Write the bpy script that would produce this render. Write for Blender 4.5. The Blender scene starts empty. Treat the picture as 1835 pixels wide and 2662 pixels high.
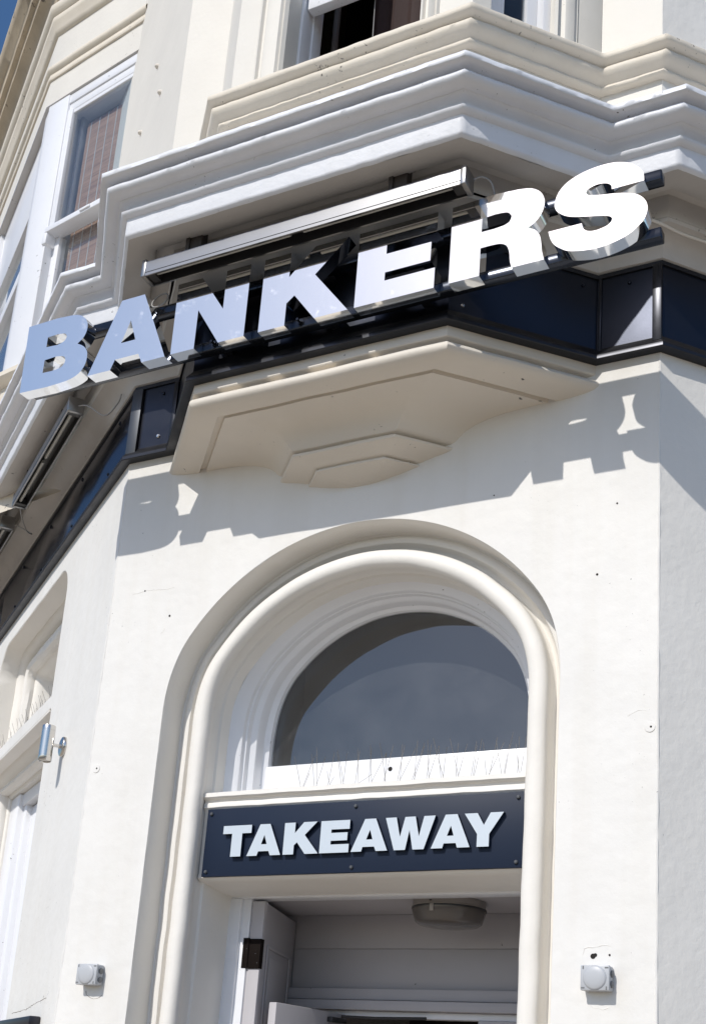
import bpy, bmesh, math, random
from mathutils import Vector, Matrix, noise
from mathutils.geometry import tessellate_polygon

random.seed(7)
scene = bpy.context.scene
COL = scene.collection

# ------------------------------------------------------------------ camera
cam_d = bpy.data.cameras.new('camera')
cam = bpy.data.objects.new('camera', cam_d)
COL.objects.link(cam)
CR = ((0.890348, 0.450595, 0.065149), (-0.07269, 0.28195, -0.956671), (-0.44944, 0.847035, 0.283787))
CP = Vector((2.430278, -4.2, 1.6))
m = Matrix(((CR[0][0], -CR[1][0], -CR[2][0], CP.x),
            (CR[0][1], -CR[1][1], -CR[2][1], CP.y),
            (CR[0][2], -CR[1][2], -CR[2][2], CP.z),
            (0, 0, 0, 1)))
cam.matrix_world = m
cam_d.sensor_fit = 'HORIZONTAL'
cam_d.sensor_width = 36.0
cam_d.lens = 65.6705
cam_d.shift_x = -0.04894
cam_d.shift_y = 0.32277
cam_d.clip_start = 0.05
cam_d.clip_end = 500
scene.camera = cam

# ------------------------------------------------------------------ light
SUN = Vector((-0.121, -0.6, 0.535)).normalized()
world = bpy.data.worlds.new('World')
scene.world = world
world.use_nodes = True
wn = world.node_tree.nodes
wl = world.node_tree.links
bg = wn['Background']
sky = wn.new('ShaderNodeTexSky')
sky.sky_type = 'NISHITA'
sky.sun_disc = False
sky.sun_elevation = math.asin(SUN.z)
sky.sun_rotation = math.atan2(SUN.x, SUN.y)
sky.altitude = 50
sky.air_density = 1.0
sky.dust_density = 1.1
sky.ozone_density = 3.5
hs = wn.new('ShaderNodeHueSaturation')
hs.inputs['Saturation'].default_value = 1.15
wl.new(sky.outputs['Color'], hs.inputs['Color'])
wl.new(hs.outputs['Color'], bg.inputs['Color'])
bg.inputs['Strength'].default_value = 0.125
sun_d = bpy.data.lights.new('sun', 'SUN')
sun_d.energy = 3.3
sun_d.angle = math.radians(0.5)
sun_d.color = (1.0, 0.955, 0.885)
sun = bpy.data.objects.new('sun', sun_d)
sun.rotation_euler = SUN.to_track_quat('Z', 'Y').to_euler()
sun.location = SUN * 30
COL.objects.link(sun)

scene.view_settings.view_transform = 'Standard'
scene.view_settings.look = 'None'
scene.view_settings.exposure = 0.0
scene.view_settings.gamma = 1.0
scene.view_settings.use_curve_mapping = False
scene.render.engine = 'CYCLES'
scene.cycles.max_bounces = 10
scene.cycles.diffuse_bounces = 6
scene.cycles.glossy_bounces = 6

# ------------------------------------------------------------------ materials
def mat(name, col, rough=0.6, metal=0.0, bump=(), spots=0.0, var=0.0, spec=0.5, dirtcol=(0.06, 0.055, 0.05), spot_scale=26, rough_var=0.0, streak=0.0, stain=0.0):
    """bump: list of (scale, strength, distance, detail)"""
    M = bpy.data.materials.new(name)
    M.use_nodes = True
    nt = M.node_tree
    N, L = nt.nodes, nt.links
    P = N['Principled BSDF']
    P.inputs['Base Color'].default_value = (*col, 1)
    P.inputs['Roughness'].default_value = rough
    P.inputs['Metallic'].default_value = metal
    P.inputs['Specular IOR Level'].default_value = spec
    tc = N.new('ShaderNodeTexCoord')
    src = tc.outputs['Object']
    colsock = None
    if var:
        n = N.new('ShaderNodeTexNoise'); n.inputs['Scale'].default_value = 2.3; n.inputs['Detail'].default_value = 6
        n.inputs['Roughness'].default_value = 0.62
        L.new(src, n.inputs['Vector'])
        mr = N.new('ShaderNodeMapRange'); mr.inputs['From Min'].default_value = 0.3; mr.inputs['From Max'].default_value = 0.7
        mr.inputs['To Min'].default_value = 1 - var; mr.inputs['To Max'].default_value = 1 + var * 0.4
        L.new(n.outputs['Fac'], mr.inputs['Value'])
        mx = N.new('ShaderNodeMix'); mx.data_type = 'RGBA'; mx.blend_type = 'MULTIPLY'
        mx.inputs['Factor'].default_value = 1
        mx.inputs['A'].default_value = (*col, 1)
        L.new(mr.outputs['Result'], mx.inputs['B'])
        colsock = mx.outputs['Result']
    if stain:
        mp = N.new('ShaderNodeMapping'); mp.inputs['Scale'].default_value = (9, 9, 0.55)
        n = N.new('ShaderNodeTexNoise'); n.inputs['Scale'].default_value = 1.0; n.inputs['Detail'].default_value = 7; n.inputs['Roughness'].default_value = 0.6
        L.new(src, mp.inputs['Vector']); L.new(mp.outputs['Vector'], n.inputs['Vector'])
        mr = N.new('ShaderNodeMapRange'); mr.inputs['From Min'].default_value = 0.45; mr.inputs['From Max'].default_value = 0.75
        mr.inputs['To Min'].default_value = 0; mr.inputs['To Max'].default_value = stain * 4
        L.new(n.outputs['Fac'], mr.inputs['Value'])
        mx = N.new('ShaderNodeMix'); mx.data_type = 'RGBA'; mx.blend_type = 'MULTIPLY'
        L.new(mr.outputs['Result'], mx.inputs['Factor'])
        if colsock: L.new(colsock, mx.inputs['A'])
        else: mx.inputs['A'].default_value = (*col, 1)
        mx.inputs['B'].default_value = (0.86, 0.83, 0.77, 1)
        colsock = mx.outputs['Result']
    if spots:
        n = N.new('ShaderNodeTexNoise'); n.inputs['Scale'].default_value = spot_scale; n.inputs['Detail'].default_value = 3
        n.inputs['Roughness'].default_value = 0.7
        L.new(src, n.inputs['Vector'])
        n2 = N.new('ShaderNodeTexNoise'); n2.inputs['Scale'].default_value = 3.1; n2.inputs['Detail'].default_value = 2
        L.new(src, n2.inputs['Vector'])
        ad = N.new('ShaderNodeMath'); ad.operation = 'MULTIPLY_ADD'
        L.new(n2.outputs['Fac'], ad.inputs[0]); ad.inputs[1].default_value = 0.35
        L.new(n.outputs['Fac'], ad.inputs[2])
        mr = N.new('ShaderNodeMapRange')
        mr.inputs['From Min'].default_value = 0.92 - 0.1 * spots; mr.inputs['From Max'].default_value = 1.0 - 0.1 * spots
        L.new(ad.outputs[0], mr.inputs['Value'])
        mx = N.new('ShaderNodeMix'); mx.data_type = 'RGBA'
        L.new(mr.outputs['Result'], mx.inputs['Factor'])
        if colsock: L.new(colsock, mx.inputs['A'])
        else: mx.inputs['A'].default_value = (*col, 1)
        mx.inputs['B'].default_value = (*dirtcol, 1)
        colsock = mx.outputs['Result']
    if colsock: L.new(colsock, P.inputs['Base Color'])
    if rough_var:
        n = N.new('ShaderNodeTexNoise'); n.inputs['Scale'].default_value = 9; n.inputs['Detail'].default_value = 5
        mp = N.new('ShaderNodeMapping')
        mp.inputs['Scale'].default_value = (6, 6, 0.6) if streak else (1, 1, 1)
        L.new(src, mp.inputs['Vector']); L.new(mp.outputs['Vector'], n.inputs['Vector'])
        mr = N.new('ShaderNodeMapRange'); mr.inputs['From Min'].default_value = 0.35; mr.inputs['From Max'].default_value = 0.75
        mr.inputs['To Min'].default_value = rough; mr.inputs['To Max'].default_value = rough + rough_var
        L.new(n.outputs['Fac'], mr.inputs['Value']); L.new(mr.outputs['Result'], P.inputs['Roughness'])
    prev = None
    for sc, st, di, de in bump:
        n = N.new('ShaderNodeTexNoise'); n.inputs['Scale'].default_value = sc; n.inputs['Detail'].default_value = de
        L.new(src, n.inputs['Vector'])
        b = N.new('ShaderNodeBump'); b.inputs['Strength'].default_value = st; b.inputs['Distance'].default_value = di
        L.new(n.outputs['Fac'], b.inputs['Height'])
        if prev: L.new(prev, b.inputs['Normal'])
        prev = b.outputs['Normal']
    if prev: L.new(prev, P.inputs['Normal'])
    return M

M_wall = mat('masonry_paint', (0.775, 0.76, 0.73), 0.62, bump=((3.0, 0.35, 0.025, 3), (24, 0.2, 0.007, 6), (120, 0.12, 0.002, 3)), var=0.04, spots=0.25, spot_scale=60, stain=0.07)
M_mould = mat('moulding_paint', (0.785, 0.76, 0.715), 0.55, bump=((9, 0.3, 0.008, 3), (60, 0.2, 0.003, 4)), var=0.04)
M_rough = mat('rough_render_paint', (0.84, 0.815, 0.77), 0.7, bump=((4, 0.28, 0.018, 3), (30, 0.34, 0.006, 6), (150, 0.18, 0.002, 3)), var=0.06, spots=0.1)
M_corbel = mat('corbel_paint', (0.72, 0.665, 0.585), 0.6, bump=((7, 0.25, 0.008, 3), (80, 0.2, 0.002, 3)), var=0.05, spots=0.35, spot_scale=30)
M_white = mat('cornice_white_paint', (0.765, 0.78, 0.82), 0.5, bump=((14, 0.45, 0.006, 4), (70, 0.25, 0.003, 3)), var=0.06, spots=0.6, spot_scale=46, stain=0.05)
M_cream = mat('cream_paint', (0.73, 0.665, 0.56), 0.6, bump=((12, 0.3, 0.006, 4), (75, 0.25, 0.003, 3)), var=0.07, spots=0.7, spot_scale=36, stain=0.08)
M_creamwall = mat('cream_wall_paint', (0.72, 0.69, 0.63), 0.6, bump=((4, 0.3, 0.015, 3), (40, 0.25, 0.004, 5)), var=0.05, spots=0.2, spot_scale=60)
M_wood = mat('window_gloss_paint', (0.78, 0.79, 0.82), 0.32, bump=((20, 0.15, 0.003, 4), (90, 0.12, 0.0015, 2)), var=0.03, spots=0.3, spot_scale=45)
M_eaves = mat('weathered_eaves_paint', (0.50, 0.42, 0.31), 0.75, bump=((20, 0.4, 0.006, 4),), var=0.3, spots=1.1, spot_scale=9, dirtcol=(0.12, 0.10, 0.08))
M_black = mat('black_fascia_metal', (0.04, 0.044, 0.058), 0.3, 0.9, bump=((2.6, 0.25, 0.03, 1), (160, 0.05, 0.001, 2)), rough_var=0.08)
M_panel = mat('black_bent_sheet', (0.05, 0.058, 0.085), 0.16, 0.9, bump=((1.9, 0.35, 0.06, 1.0),), rough_var=0.05)
M_trim = mat('black_trim_metal', (0.05, 0.052, 0.06), 0.3, 0.85, rough_var=0.1)
M_rail = mat('black_rail_metal', (0.03, 0.034, 0.045), 0.18, 0.8)
M_steel = mat('polished_steel', (0.86, 0.88, 0.91), 0.05, 1.0, bump=((2.2, 0.05, 0.01, 1),), rough_var=0.05)
def letter_face():
    M = mat('brushed_letter_face', (0.95, 0.915, 0.865), 0.02, 1.0, rough_var=0.03, streak=1)
    nt = M.node_tree; N, L = nt.nodes, nt.links
    P2 = N.new('ShaderNodeBsdfPrincipled')
    P2.inputs['Base Color'].default_value = (0.8, 0.81, 0.83, 1); P2.inputs['Metallic'].default_value = 1; P2.inputs['Roughness'].default_value = 0.42
    tc = N.new('ShaderNodeTexCoord'); mp = N.new('ShaderNodeMapping'); mp.inputs['Scale'].default_value = (40, 1, 6)
    n = N.new('ShaderNodeTexNoise'); n.inputs['Scale'].default_value = 1.5; n.inputs['Detail'].default_value = 4
    L.new(tc.outputs['Object'], mp.inputs['Vector']); L.new(mp.outputs['Vector'], n.inputs['Vector'])
    mr = N.new('ShaderNodeMapRange'); mr.inputs['To Min'].default_value = 0.02; mr.inputs['To Max'].default_value = 0.05
    L.new(n.outputs['Fac'], mr.inputs['Value'])
    mx = N.new('ShaderNodeMixShader')
    ns = N.new('ShaderNodeTexNoise'); ns.inputs['Scale'].default_value = 16; ns.inputs['Detail'].default_value = 8; ns.inputs['Roughness'].default_value = 0.7
    L.new(tc.outputs['Object'], ns.inputs['Vector'])
    ms = N.new('ShaderNodeMapRange'); ms.inputs['From Min'].default_value = 0.60; ms.inputs['From Max'].default_value = 0.70; ms.inputs['To Max'].default_value = 0.22
    L.new(ns.outputs['Fac'], ms.inputs['Value'])
    sm = N.new('ShaderNodeMath'); sm.operation = 'ADD'
    L.new(mr.outputs['Result'], sm.inputs[0]); L.new(ms.outputs['Result'], sm.inputs[1])
    L.new(sm.outputs[0], mx.inputs['Fac']); L.new(N['Principled BSDF'].outputs[0], mx.inputs[1]); L.new(P2.outputs[0], mx.inputs[2])
    L.new(mx.outputs[0], N['Material Output'].inputs['Surface'])
    return M
M_letter = letter_face()
M_soffit = mat('grey_soffit_paint', (0.56, 0.54, 0.52), 0.7, bump=((12, 0.3, 0.006, 4), (70, 0.2, 0.003, 3)), var=0.12, spots=0.5, spot_scale=20)  # greyer and darker than the cornice paint, with random dirt spots
M_matsteel = mat('satin_steel', (0.66, 0.64, 0.61), 0.24, 1.0)
M_alu = mat('grey_aluminium', (0.33, 0.33, 0.335), 0.32, 0.95, var=0.10, spots=0.2)
M_darkplastic = mat('dark_housing', (0.03, 0.03, 0.032), 0.4)
M_rust = mat('rusty_bracket', (0.07, 0.06, 0.055), 0.7, 0.3, var=0.3)
M_tube = mat('lamp_tube', (0.5, 0.5, 0.47), 0.15)
M_board = mat('sign_board_blue_black', (0.012, 0.0205, 0.043), 0.5, 0.0, spec=0.2)
M_signletter = mat('sign_letter_face', (0.62, 0.665, 0.70), 0.3, 0.3)
M_boxgrey = mat('grey_plastic', (0.46, 0.475, 0.50), 0.4, bump=((200, 0.05, 0.0005, 2),))
M_grommet = mat('dark_grey_rubber', (0.17, 0.175, 0.18), 0.6)
M_hole = mat('dark_hole', (0.015, 0.013, 0.012), 0.9)
M_hinge = mat('dark_worn_hinge', (0.010, 0.007, 0.006), 0.8, 0.0, spec=0.1, bump=((120, 0.3, 0.001, 2),), spots=0.3, dirtcol=(0.6, 0.6, 0.62), spot_scale=60)
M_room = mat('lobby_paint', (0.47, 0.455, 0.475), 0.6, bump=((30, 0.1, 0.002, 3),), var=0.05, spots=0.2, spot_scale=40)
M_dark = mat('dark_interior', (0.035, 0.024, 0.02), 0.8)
M_lightbase = mat('aged_plastic', (0.33, 0.30, 0.275), 0.4, var=0.1)
M_lightlens = mat('smoked_diffuser', (0.13, 0.115, 0.105), 0.12, var=0.08)
M_wire = mat('spike_wire', (0.30, 0.27, 0.24), 0.38, 0.75)
M_spikebase = mat('spike_base_clear', (0.62, 0.6, 0.57), 0.3)
M_cable = mat('grey_cable', (0.35, 0.34, 0.33), 0.5)
M_blackwood = mat('black_painted_board', (0.012, 0.012, 0.02), 0.35)
M_pave = mat('paving_stone', (0.40, 0.34, 0.265), 0.85, bump=((12, 0.3, 0.01, 4),), var=0.12)
M_road = mat('asphalt', (0.06, 0.06, 0.06), 0.9, bump=((60, 0.4, 0.01, 3),), var=0.15)
M_dim = mat('dim_frame_grey', (0.13, 0.115, 0.11), 0.6)  # inner frame darkened, the room's dimness put into its colour
M_crack = mat('crack_in_paint', (0.22, 0.19, 0.16), 0.9)
M_boltgrey = mat('sign_bolt_grey', (0.075, 0.08, 0.09), 0.45)
M_trim_lit = mat('sunlit_satin_trim', (0.10, 0.105, 0.115), 0.44, 0.9, rough_var=0.08)  # lighter copy of the black trim metal, sun sheen put into its colour
M_curtain = mat('dark_red_brown_fabric', (0.06, 0.03, 0.025), 0.8)

def blind_mat():
    M = mat('bamboo_blind', (0.30, 0.19, 0.14), 0.7)
    nt = M.node_tree; N, L = nt.nodes, nt.links; P = N['Principled BSDF']
    tc = N.new('ShaderNodeTexCoord')
    mp = N.new('ShaderNodeMapping'); mp.inputs['Scale'].default_value = (2, 2, 70)
    L.new(tc.outputs['Object'], mp.inputs['Vector'])
    n = N.new('ShaderNodeTexNoise'); n.inputs['Scale'].default_value = 1.6; n.inputs['Detail'].default_value = 4
    L.new(mp.outputs['Vector'], n.inputs['Vector'])
    r = N.new('ShaderNodeValToRGB')
    r.color_ramp.elements[0].position = 0.3; r.color_ramp.elements[0].color = (0.22, 0.11, 0.07, 1)
    r.color_ramp.elements[1].position = 0.7; r.color_ramp.elements[1].color = (0.50, 0.31, 0.21, 1)
    L.new(n.outputs['Fac'], r.inputs['Fac']); L.new(r.outputs['Color'], P.inputs['Base Color'])
    b = N.new('ShaderNodeBump'); b.inputs['Strength'].default_value = 0.5; b.inputs['Distance'].default_value = 0.003
    L.new(n.outputs['Fac'], b.inputs['Height']); L.new(b.outputs['Normal'], P.inputs['Normal'])
    return M
M_blind = blind_mat()

def glass_mat(name, ior, tint=(0.9, 0.93, 0.95), dust=0.02):
    M = bpy.data.materials.new(name); M.use_nodes = True
    nt = M.node_tree; N, L = nt.nodes, nt.links
    N.remove(N['Principled BSDF'])
    out = N['Material Output']
    tr = N.new('ShaderNodeBsdfTransparent'); tr.inputs['Color'].default_value = (*tint, 1)
    gl = N.new('ShaderNodeBsdfGlossy'); gl.inputs['Roughness'].default_value = 0.015
    gl.inputs['Color'].default_value = (1, 1, 1, 1)
    lw_ = N.new('ShaderNodeLayerWeight'); lw_.inputs['Blend'].default_value = 0.5
    pw = N.new('ShaderNodeMath'); pw.operation = 'POWER'; pw.inputs[1].default_value = 5.0
    L.new(lw_.outputs['Facing'], pw.inputs[0])
    fr = N.new('ShaderNodeMath'); fr.operation = 'MULTIPLY_ADD'; fr.inputs[1].default_value = 1 - ior; fr.inputs[2].default_value = ior
    L.new(pw.outputs[0], fr.inputs[0])
    mx = N.new('ShaderNodeMixShader')
    L.new(fr.outputs[0], mx.inputs['Fac']); L.new(tr.outputs[0], mx.inputs[1]); L.new(gl.outputs[0], mx.inputs[2])
    df = N.new('ShaderNodeBsdfDiffuse'); df.inputs['Color'].default_value = (0.55, 0.58, 0.62, 1)
    tc = N.new('ShaderNodeTexCoord')
    n = N.new('ShaderNodeTexNoise'); n.inputs['Scale'].default_value = 5; n.inputs['Detail'].default_value = 6; n.inputs['Roughness'].default_value = 0.65
    L.new(tc.outputs['Object'], n.inputs['Vector'])
    n2 = N.new('ShaderNodeTexNoise'); n2.inputs['Scale'].default_value = 75; n2.inputs['Detail'].default_value = 1
    L.new(tc.outputs['Object'], n2.inputs['Vector'])
    mr2 = N.new('ShaderNodeMapRange'); mr2.inputs['From Min'].default_value = 0.78; mr2.inputs['From Max'].default_value = 0.83; mr2.inputs['To Max'].default_value = 0.35
    L.new(n2.outputs['Fac'], mr2.inputs['Value'])
    mr = N.new('ShaderNodeMapRange'); mr.inputs['From Min'].default_value = 0.3; mr.inputs['From Max'].default_value = 0.75
    mr.inputs['To Min'].default_value = dust * 0.5; mr.inputs['To Max'].default_value = dust * 2
    L.new(n.outputs['Fac'], mr.inputs['Value'])
    ad = N.new('ShaderNodeMath'); ad.operation = 'ADD'
    L.new(mr.outputs['Result'], ad.inputs[0]); L.new(mr2.outputs['Result'], ad.inputs[1])
    mx2 = N.new('ShaderNodeMixShader')
    L.new(ad.outputs[0], mx2.inputs['Fac']); L.new(mx.outputs[0], mx2.inputs[1]); L.new(df.outputs[0], mx2.inputs[2])
    L.new(mx2.outputs[0], out.inputs['Surface'])
    return M
M_glass = glass_mat('window_glass', 0.035, dust=0.02)
M_fanglass = glass_mat('fanlight_glass', 0.12, tint=(0.6, 0.6, 0.6), dust=0.04)

# ------------------------------------------------------------------ object helpers
def wloc(o):
    v = Vector((0, 0, 0))
    while o is not None:
        v += o.location
        o = o.parent
    return v

def finish(name, bm, material, parent=None, angle=38, smooth=True, recalc=True, label=None):
    bmesh.ops.remove_doubles(bm, verts=bm.verts, dist=1e-5)
    if recalc: bmesh.ops.recalc_face_normals(bm, faces=bm.faces)
    if smooth:
        th = math.radians(angle)
        for f in bm.faces: f.smooth = True
        for e in bm.edges:
            e.smooth = not (len(e.link_faces) != 2 or e.calc_face_angle(0) > th)
    off = wloc(parent)
    for v in bm.verts: v.co -= off
    me = bpy.data.meshes.new(name)
    bm.to_mesh(me); bm.free()
    me.materials.append(material)
    o = bpy.data.objects.new(name, me)
    COL.objects.link(o)
    if parent is not None: o.parent = parent
    if label: o['label'] = label
    return o

def thing(name, label, cat, loc=(0, 0, 0), group=None):
    o = bpy.data.objects.new(name, None)
    o.empty_display_size = 0.1
    COL.objects.link(o)
    o.location = loc
    o['label'] = label; o['category'] = cat; o['kind'] = 'thing'
    if group: o['group'] = group
    return o

def structure(o):
    o['kind'] = 'structure'; return o

class Frame:
    """local frame: u along, d outward, z up"""
    def __init__(s, o, u, n): s.o = Vector(o); s.u = Vector(u).normalized(); s.n = Vector(n).normalized()
    def p(s, u, d, z): return s.o + s.u * u + s.n * d + Vector((0, 0, z))

AL = math.radians(35.2512); AR = math.radians(49.932); HW = 1.261
FW = Frame((0, 0, 0), (1, 0, 0), (0, -1, 0))
# left wall: u negative going away from the corner
LW = Frame((-HW, 0, 0), (math.cos(AL), -math.sin(AL), 0), (-math.sin(AL), -math.cos(AL), 0))
RW = Frame((HW, 0, 0), (math.cos(AR), math.sin(AR), 0), (math.sin(AR), -math.cos(AR), 0))

def add_box(bm, F, u0, u1, d0, d1, z0, z1, bev=0.0):
    vs = [bm.verts.new(F.p(u, d, z)) for u in (u0, u1) for d in (d0, d1) for z in (z0, z1)]
    idx = [(0, 1, 3, 2), (4, 6, 7, 5), (0, 4, 5, 1), (2, 3, 7, 6), (0, 2, 6, 4), (1, 5, 7, 3)]
    fs = [bm.faces.new([vs[i] for i in t]) for t in idx]
    if bev:
        es = list({e for f in fs for e in f.edges})
        bmesh.ops.bevel(bm, geom=es, offset=bev, segments=2, affect='EDGES', profile=0.5)

def box(name, F, u0, u1, d0, d1, z0, z1, material, parent=None, bev=0.004, label=None):
    bm = bmesh.new(); add_box(bm, F, u0, u1, d0, d1, z0, z1, bev)
    return finish(name, bm, material, parent, label=label)

def poly_face(bm, F, loops, d=0.0):
    """tessellated flat polygon with holes in the (u,z) plane of F at depth d"""
    pts = [Vector((u, z, 0)) for l in loops for u, z in l]
    tris = tessellate_polygon([[Vector((u, z, 0)) for u, z in l] for l in loops])
    vs = [bm.verts.new(F.p(p.x, d, p.y)) for p in pts]
    for t in tris:
        try: bm.faces.new([vs[i] for i in t])
        except ValueError: pass
    return vs

def extruded(name, F, loops, d0, d1, material, parent=None, side_material=None, angle=30):
    """solid from (u,z) loops between depths d0 (back) and d1 (front)"""
    bm = bmesh.new()
    a = poly_face(bm, F, loops, d1)
    nf = len(bm.faces)
    b = poly_face(bm, F, loops, d0)
    k = 0
    sides = []
    for l in loops:
        n = len(l)
        for i in range(n):
            j = (i + 1) % n
            sides.append(bm.faces.new((a[k + i], a[k + j], b[k + j], b[k + i])))
        k += n
    bm.faces.ensure_lookup_table()
    if side_material:
        for f in bm.faces: f.material_index = 1
        for i in range(nf): bm.faces[i].material_index = 0
    bmesh.ops.recalc_face_normals(bm, faces=bm.faces)
    o = finish(name, bm, material, parent, angle=angle)
    if side_material: o.data.materials.append(side_material)
    return o

def wob(v, amp, sc=7.0):
    if amp <= 0: return v
    return v + Vector((noise.noise(v * sc), noise.noise(v * sc + Vector((31, 7, 3))), noise.noise(v * sc + Vector((5, 41, 17))))) * amp

def offs(plan, out):
    """mitred offset of a plan polyline (left to right, outward towards -y)"""
    P = [Vector((x, y)) for x, y in plan]
    ns = []
    for a, b in zip(P, P[1:]):
        d = (b - a).normalized(); ns.append(Vector((d.y, -d.x)))
    res = []
    for i, p in enumerate(P):
        if i == 0: m_ = ns[0]
        elif i == len(P) - 1: m_ = ns[-1]
        else: m_ = (ns[i - 1] + ns[i]) / (1 + ns[i - 1].dot(ns[i]))
        res.append(p + m_ * out)
    return res

def sweep_seg(plan, profile, i, step=0.04, amp=0.0, sc=7.0, bm=None, caps=True):
    bm = bm or bmesh.new()
    A = []; B = []
    for o, z in profile:
        r = offs(plan, o)
        A.append(Vector((r[i].x, r[i].y, z))); B.append(Vector((r[i + 1].x, r[i + 1].y, z)))
    L = (B[0] - A[0]).length
    n = max(1, int(L / step))
    rows = []
    for k in range(n + 1):
        t = k / n
        rows.append([bm.verts.new(wob(a.lerp(b, t), amp, sc)) for a, b in zip(A, B)])
    for r0, r1 in zip(rows, rows[1:]):
        for j in range(len(profile) - 1):
            bm.faces.new((r0[j], r1[j], r1[j + 1], r0[j + 1]))
    return bm

def sweep(name, plan, profile, material, parent, step=0.04, amp=0.0, segs=None, split=False, sc=7.0, angle=38, label=None):
    segs = range(len(plan) - 1) if segs is None else segs
    if split:
        return [finish(name, sweep_seg(plan, profile, i, step, amp, sc), material, parent, angle=angle) for i in segs]
    bm = bmesh.new()
    for i in segs: sweep_seg(plan, profile, i, step, amp, sc, bm)
    bmesh.ops.remove_doubles(bm, verts=bm.verts, dist=5e-4)
    return finish(name, bm, material, parent, angle=angle, label=label)

def path_moulding(name, F, path, profile, material, parent, amp=0.0, sc=8.0, angle=40, step=0.05):
    """profile (t inward, y depth into the wall) swept along a (u,z) path; inward is right of travel"""
    P = [Vector(p) for p in path]
    ns = []
    for a, b in zip(P, P[1:]):
        d = (b - a).normalized(); ns.append(Vector((d.y, -d.x)))
    ms = []
    for i in range(len(P)):
        if i == 0: ms.append(ns[0])
        elif i == len(P) - 1: ms.append(ns[-1])
        else: ms.append((ns[i - 1] + ns[i]) / max(0.2, 1 + ns[i - 1].dot(ns[i])))
    Q = [(P[0], ms[0])]
    for i in range(len(P) - 1):
        n = max(1, int((P[i + 1] - P[i]).length / step))
        for k in range(1, n + 1):
            t = k / n
            Q.append((P[i].lerp(P[i + 1], t), ms[i].lerp(ms[i + 1], t) if n == 1 else (ms[i].lerp(ms[i + 1], t))))
    bm = bmesh.new()
    rows = []
    for p, mm in Q:
        rows.append([bm.verts.new(wob(F.p(p.x + mm.x * t, -y, p.y + mm.y * t), amp if j else 0, sc)) for j, (t, y) in enumerate(profile)])
    for r0, r1 in zip(rows, rows[1:]):
        for j in range(len(profile) - 1):
            bm.faces.new((r0[j], r0[j + 1], r1[j + 1], r1[j]))
    return finish(name, bm, material, parent, angle=angle)

def add_tube(bm, pts, r, seg=8, closed=False, cap=True):
    pts = [Vector(p) for p in pts]
    n = len(pts); rings = []
    for i, p in enumerate(pts):
        if closed: t = pts[(i + 1) % n] - pts[i - 1]
        else: t = pts[min(i + 1, n - 1)] - pts[max(i - 1, 0)]
        t.normalize()
        a = t.orthogonal().normalized() if i == 0 else (a - t * a.dot(t)).normalized()
        b = t.cross(a)
        rr = r[i] if isinstance(r, (list, tuple)) else r
        rings.append([bm.verts.new(p + (a * math.cos(2 * math.pi * k / seg) + b * math.sin(2 * math.pi * k / seg)) * rr) for k in range(seg)])
    m_ = n if closed else n - 1
    for i in range(m_):
        r0, r1 = rings[i], rings[(i + 1) % n]
        for k in range(seg): bm.faces.new((r0[k], r0[(k + 1) % seg], r1[(k + 1) % seg], r1[k]))
    if cap and not closed:
        bm.faces.new(rings[0]); bm.faces.new(rings[-1])

def rounded(pts, n=6):
    P = [Vector(p) for p in pts]; Q = []
    for i in range(len(P) - 1):
        a, b, c, d = P[max(i - 1, 0)], P[i], P[i + 1], P[min(i + 2, len(P) - 1)]
        for k in range(n):
            t = k / n
            Q.append(0.5 * ((2 * b) + (c - a) * t + (2 * a - 5 * b + 4 * c - d) * t * t + (3 * b - a - 3 * c + d) * t ** 3))
    return Q + [P[-1]]

def tube(name, pts, r, material, parent=None, seg=8, closed=False):
    if len(pts) > 3 and not closed: pts = rounded(pts)
    bm = bmesh.new(); add_tube(bm, pts, r, seg, closed)
    return finish(name, bm, material, parent, angle=50)

def lathe(name, c, axis, prof, material, parent=None, seg=32, angle=35):
    """prof: (radius, distance along axis)"""
    c = Vector(c); ax = Vector(axis).normalized(); a = ax.orthogonal().normalized(); b = ax.cross(a)
    bm = bmesh.new(); rings = []
    for r, h in prof:
        if r < 1e-6: rings.append([bm.verts.new(c + ax * h)])
        else: rings.append([bm.verts.new(c + ax * h + (a * math.cos(2 * math.pi * k / seg) + b * math.sin(2 * math.pi * k / seg)) * r) for k in range(seg)])
    for r0, r1 in zip(rings, rings[1:]):
        for k in range(seg):
            k2 = (k + 1) % seg
            q = ([r0[0]] if len(r0) == 1 else [r0[k], r0[k2]]) + ([r1[0]] if len(r1) == 1 else [r1[k2], r1[k]])
            if len(q) > 2: bm.faces.new(q)
    return finish(name, bm, material, parent, angle=angle)

def prism(name, plan, z0, z1, material, parent=None, bev=0.0, cap=True):
    bm = bmesh.new()
    a = [bm.verts.new((x, y, z0)) for x, y in plan]; b = [bm.verts.new((x, y, z1)) for x, y in plan]
    n = len(plan)
    for i in range(n): bm.faces.new((a[i], a[(i + 1) % n], b[(i + 1) % n], b[i]))
    if cap: bm.faces.new(a[::-1]); bm.faces.new(b)
    if bev: bmesh.ops.bevel(bm, geom=[e for e in bm.edges], offset=bev, segments=2, affect='EDGES')
    return finish(name, bm, material, parent)

# ------------------------------------------------------------------ ground
bm = bmesh.new()
g = [bm.verts.new(v) for v in ((-120, -7.5, 0), (120, -7.5, 0), (120, 60, 0), (-120, 60, 0))]
bm.faces.new(g)
structure(finish('pavement', bm, M_pave))
bm = bmesh.new()
g = [bm.verts.new(v) for v in ((-120, -150, -0.12), (120, -150, -0.12), (120, -7.35, -0.12), (-120, -7.35, -0.12))]
bm.faces.new(g)
structure(finish('road', bm, M_road))
kerb = box('kerb', FW, -120, 120, 7.35, 7.5, -0.12, 0.004, M_pave, None, bev=0.01)
structure(kerb)

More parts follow.
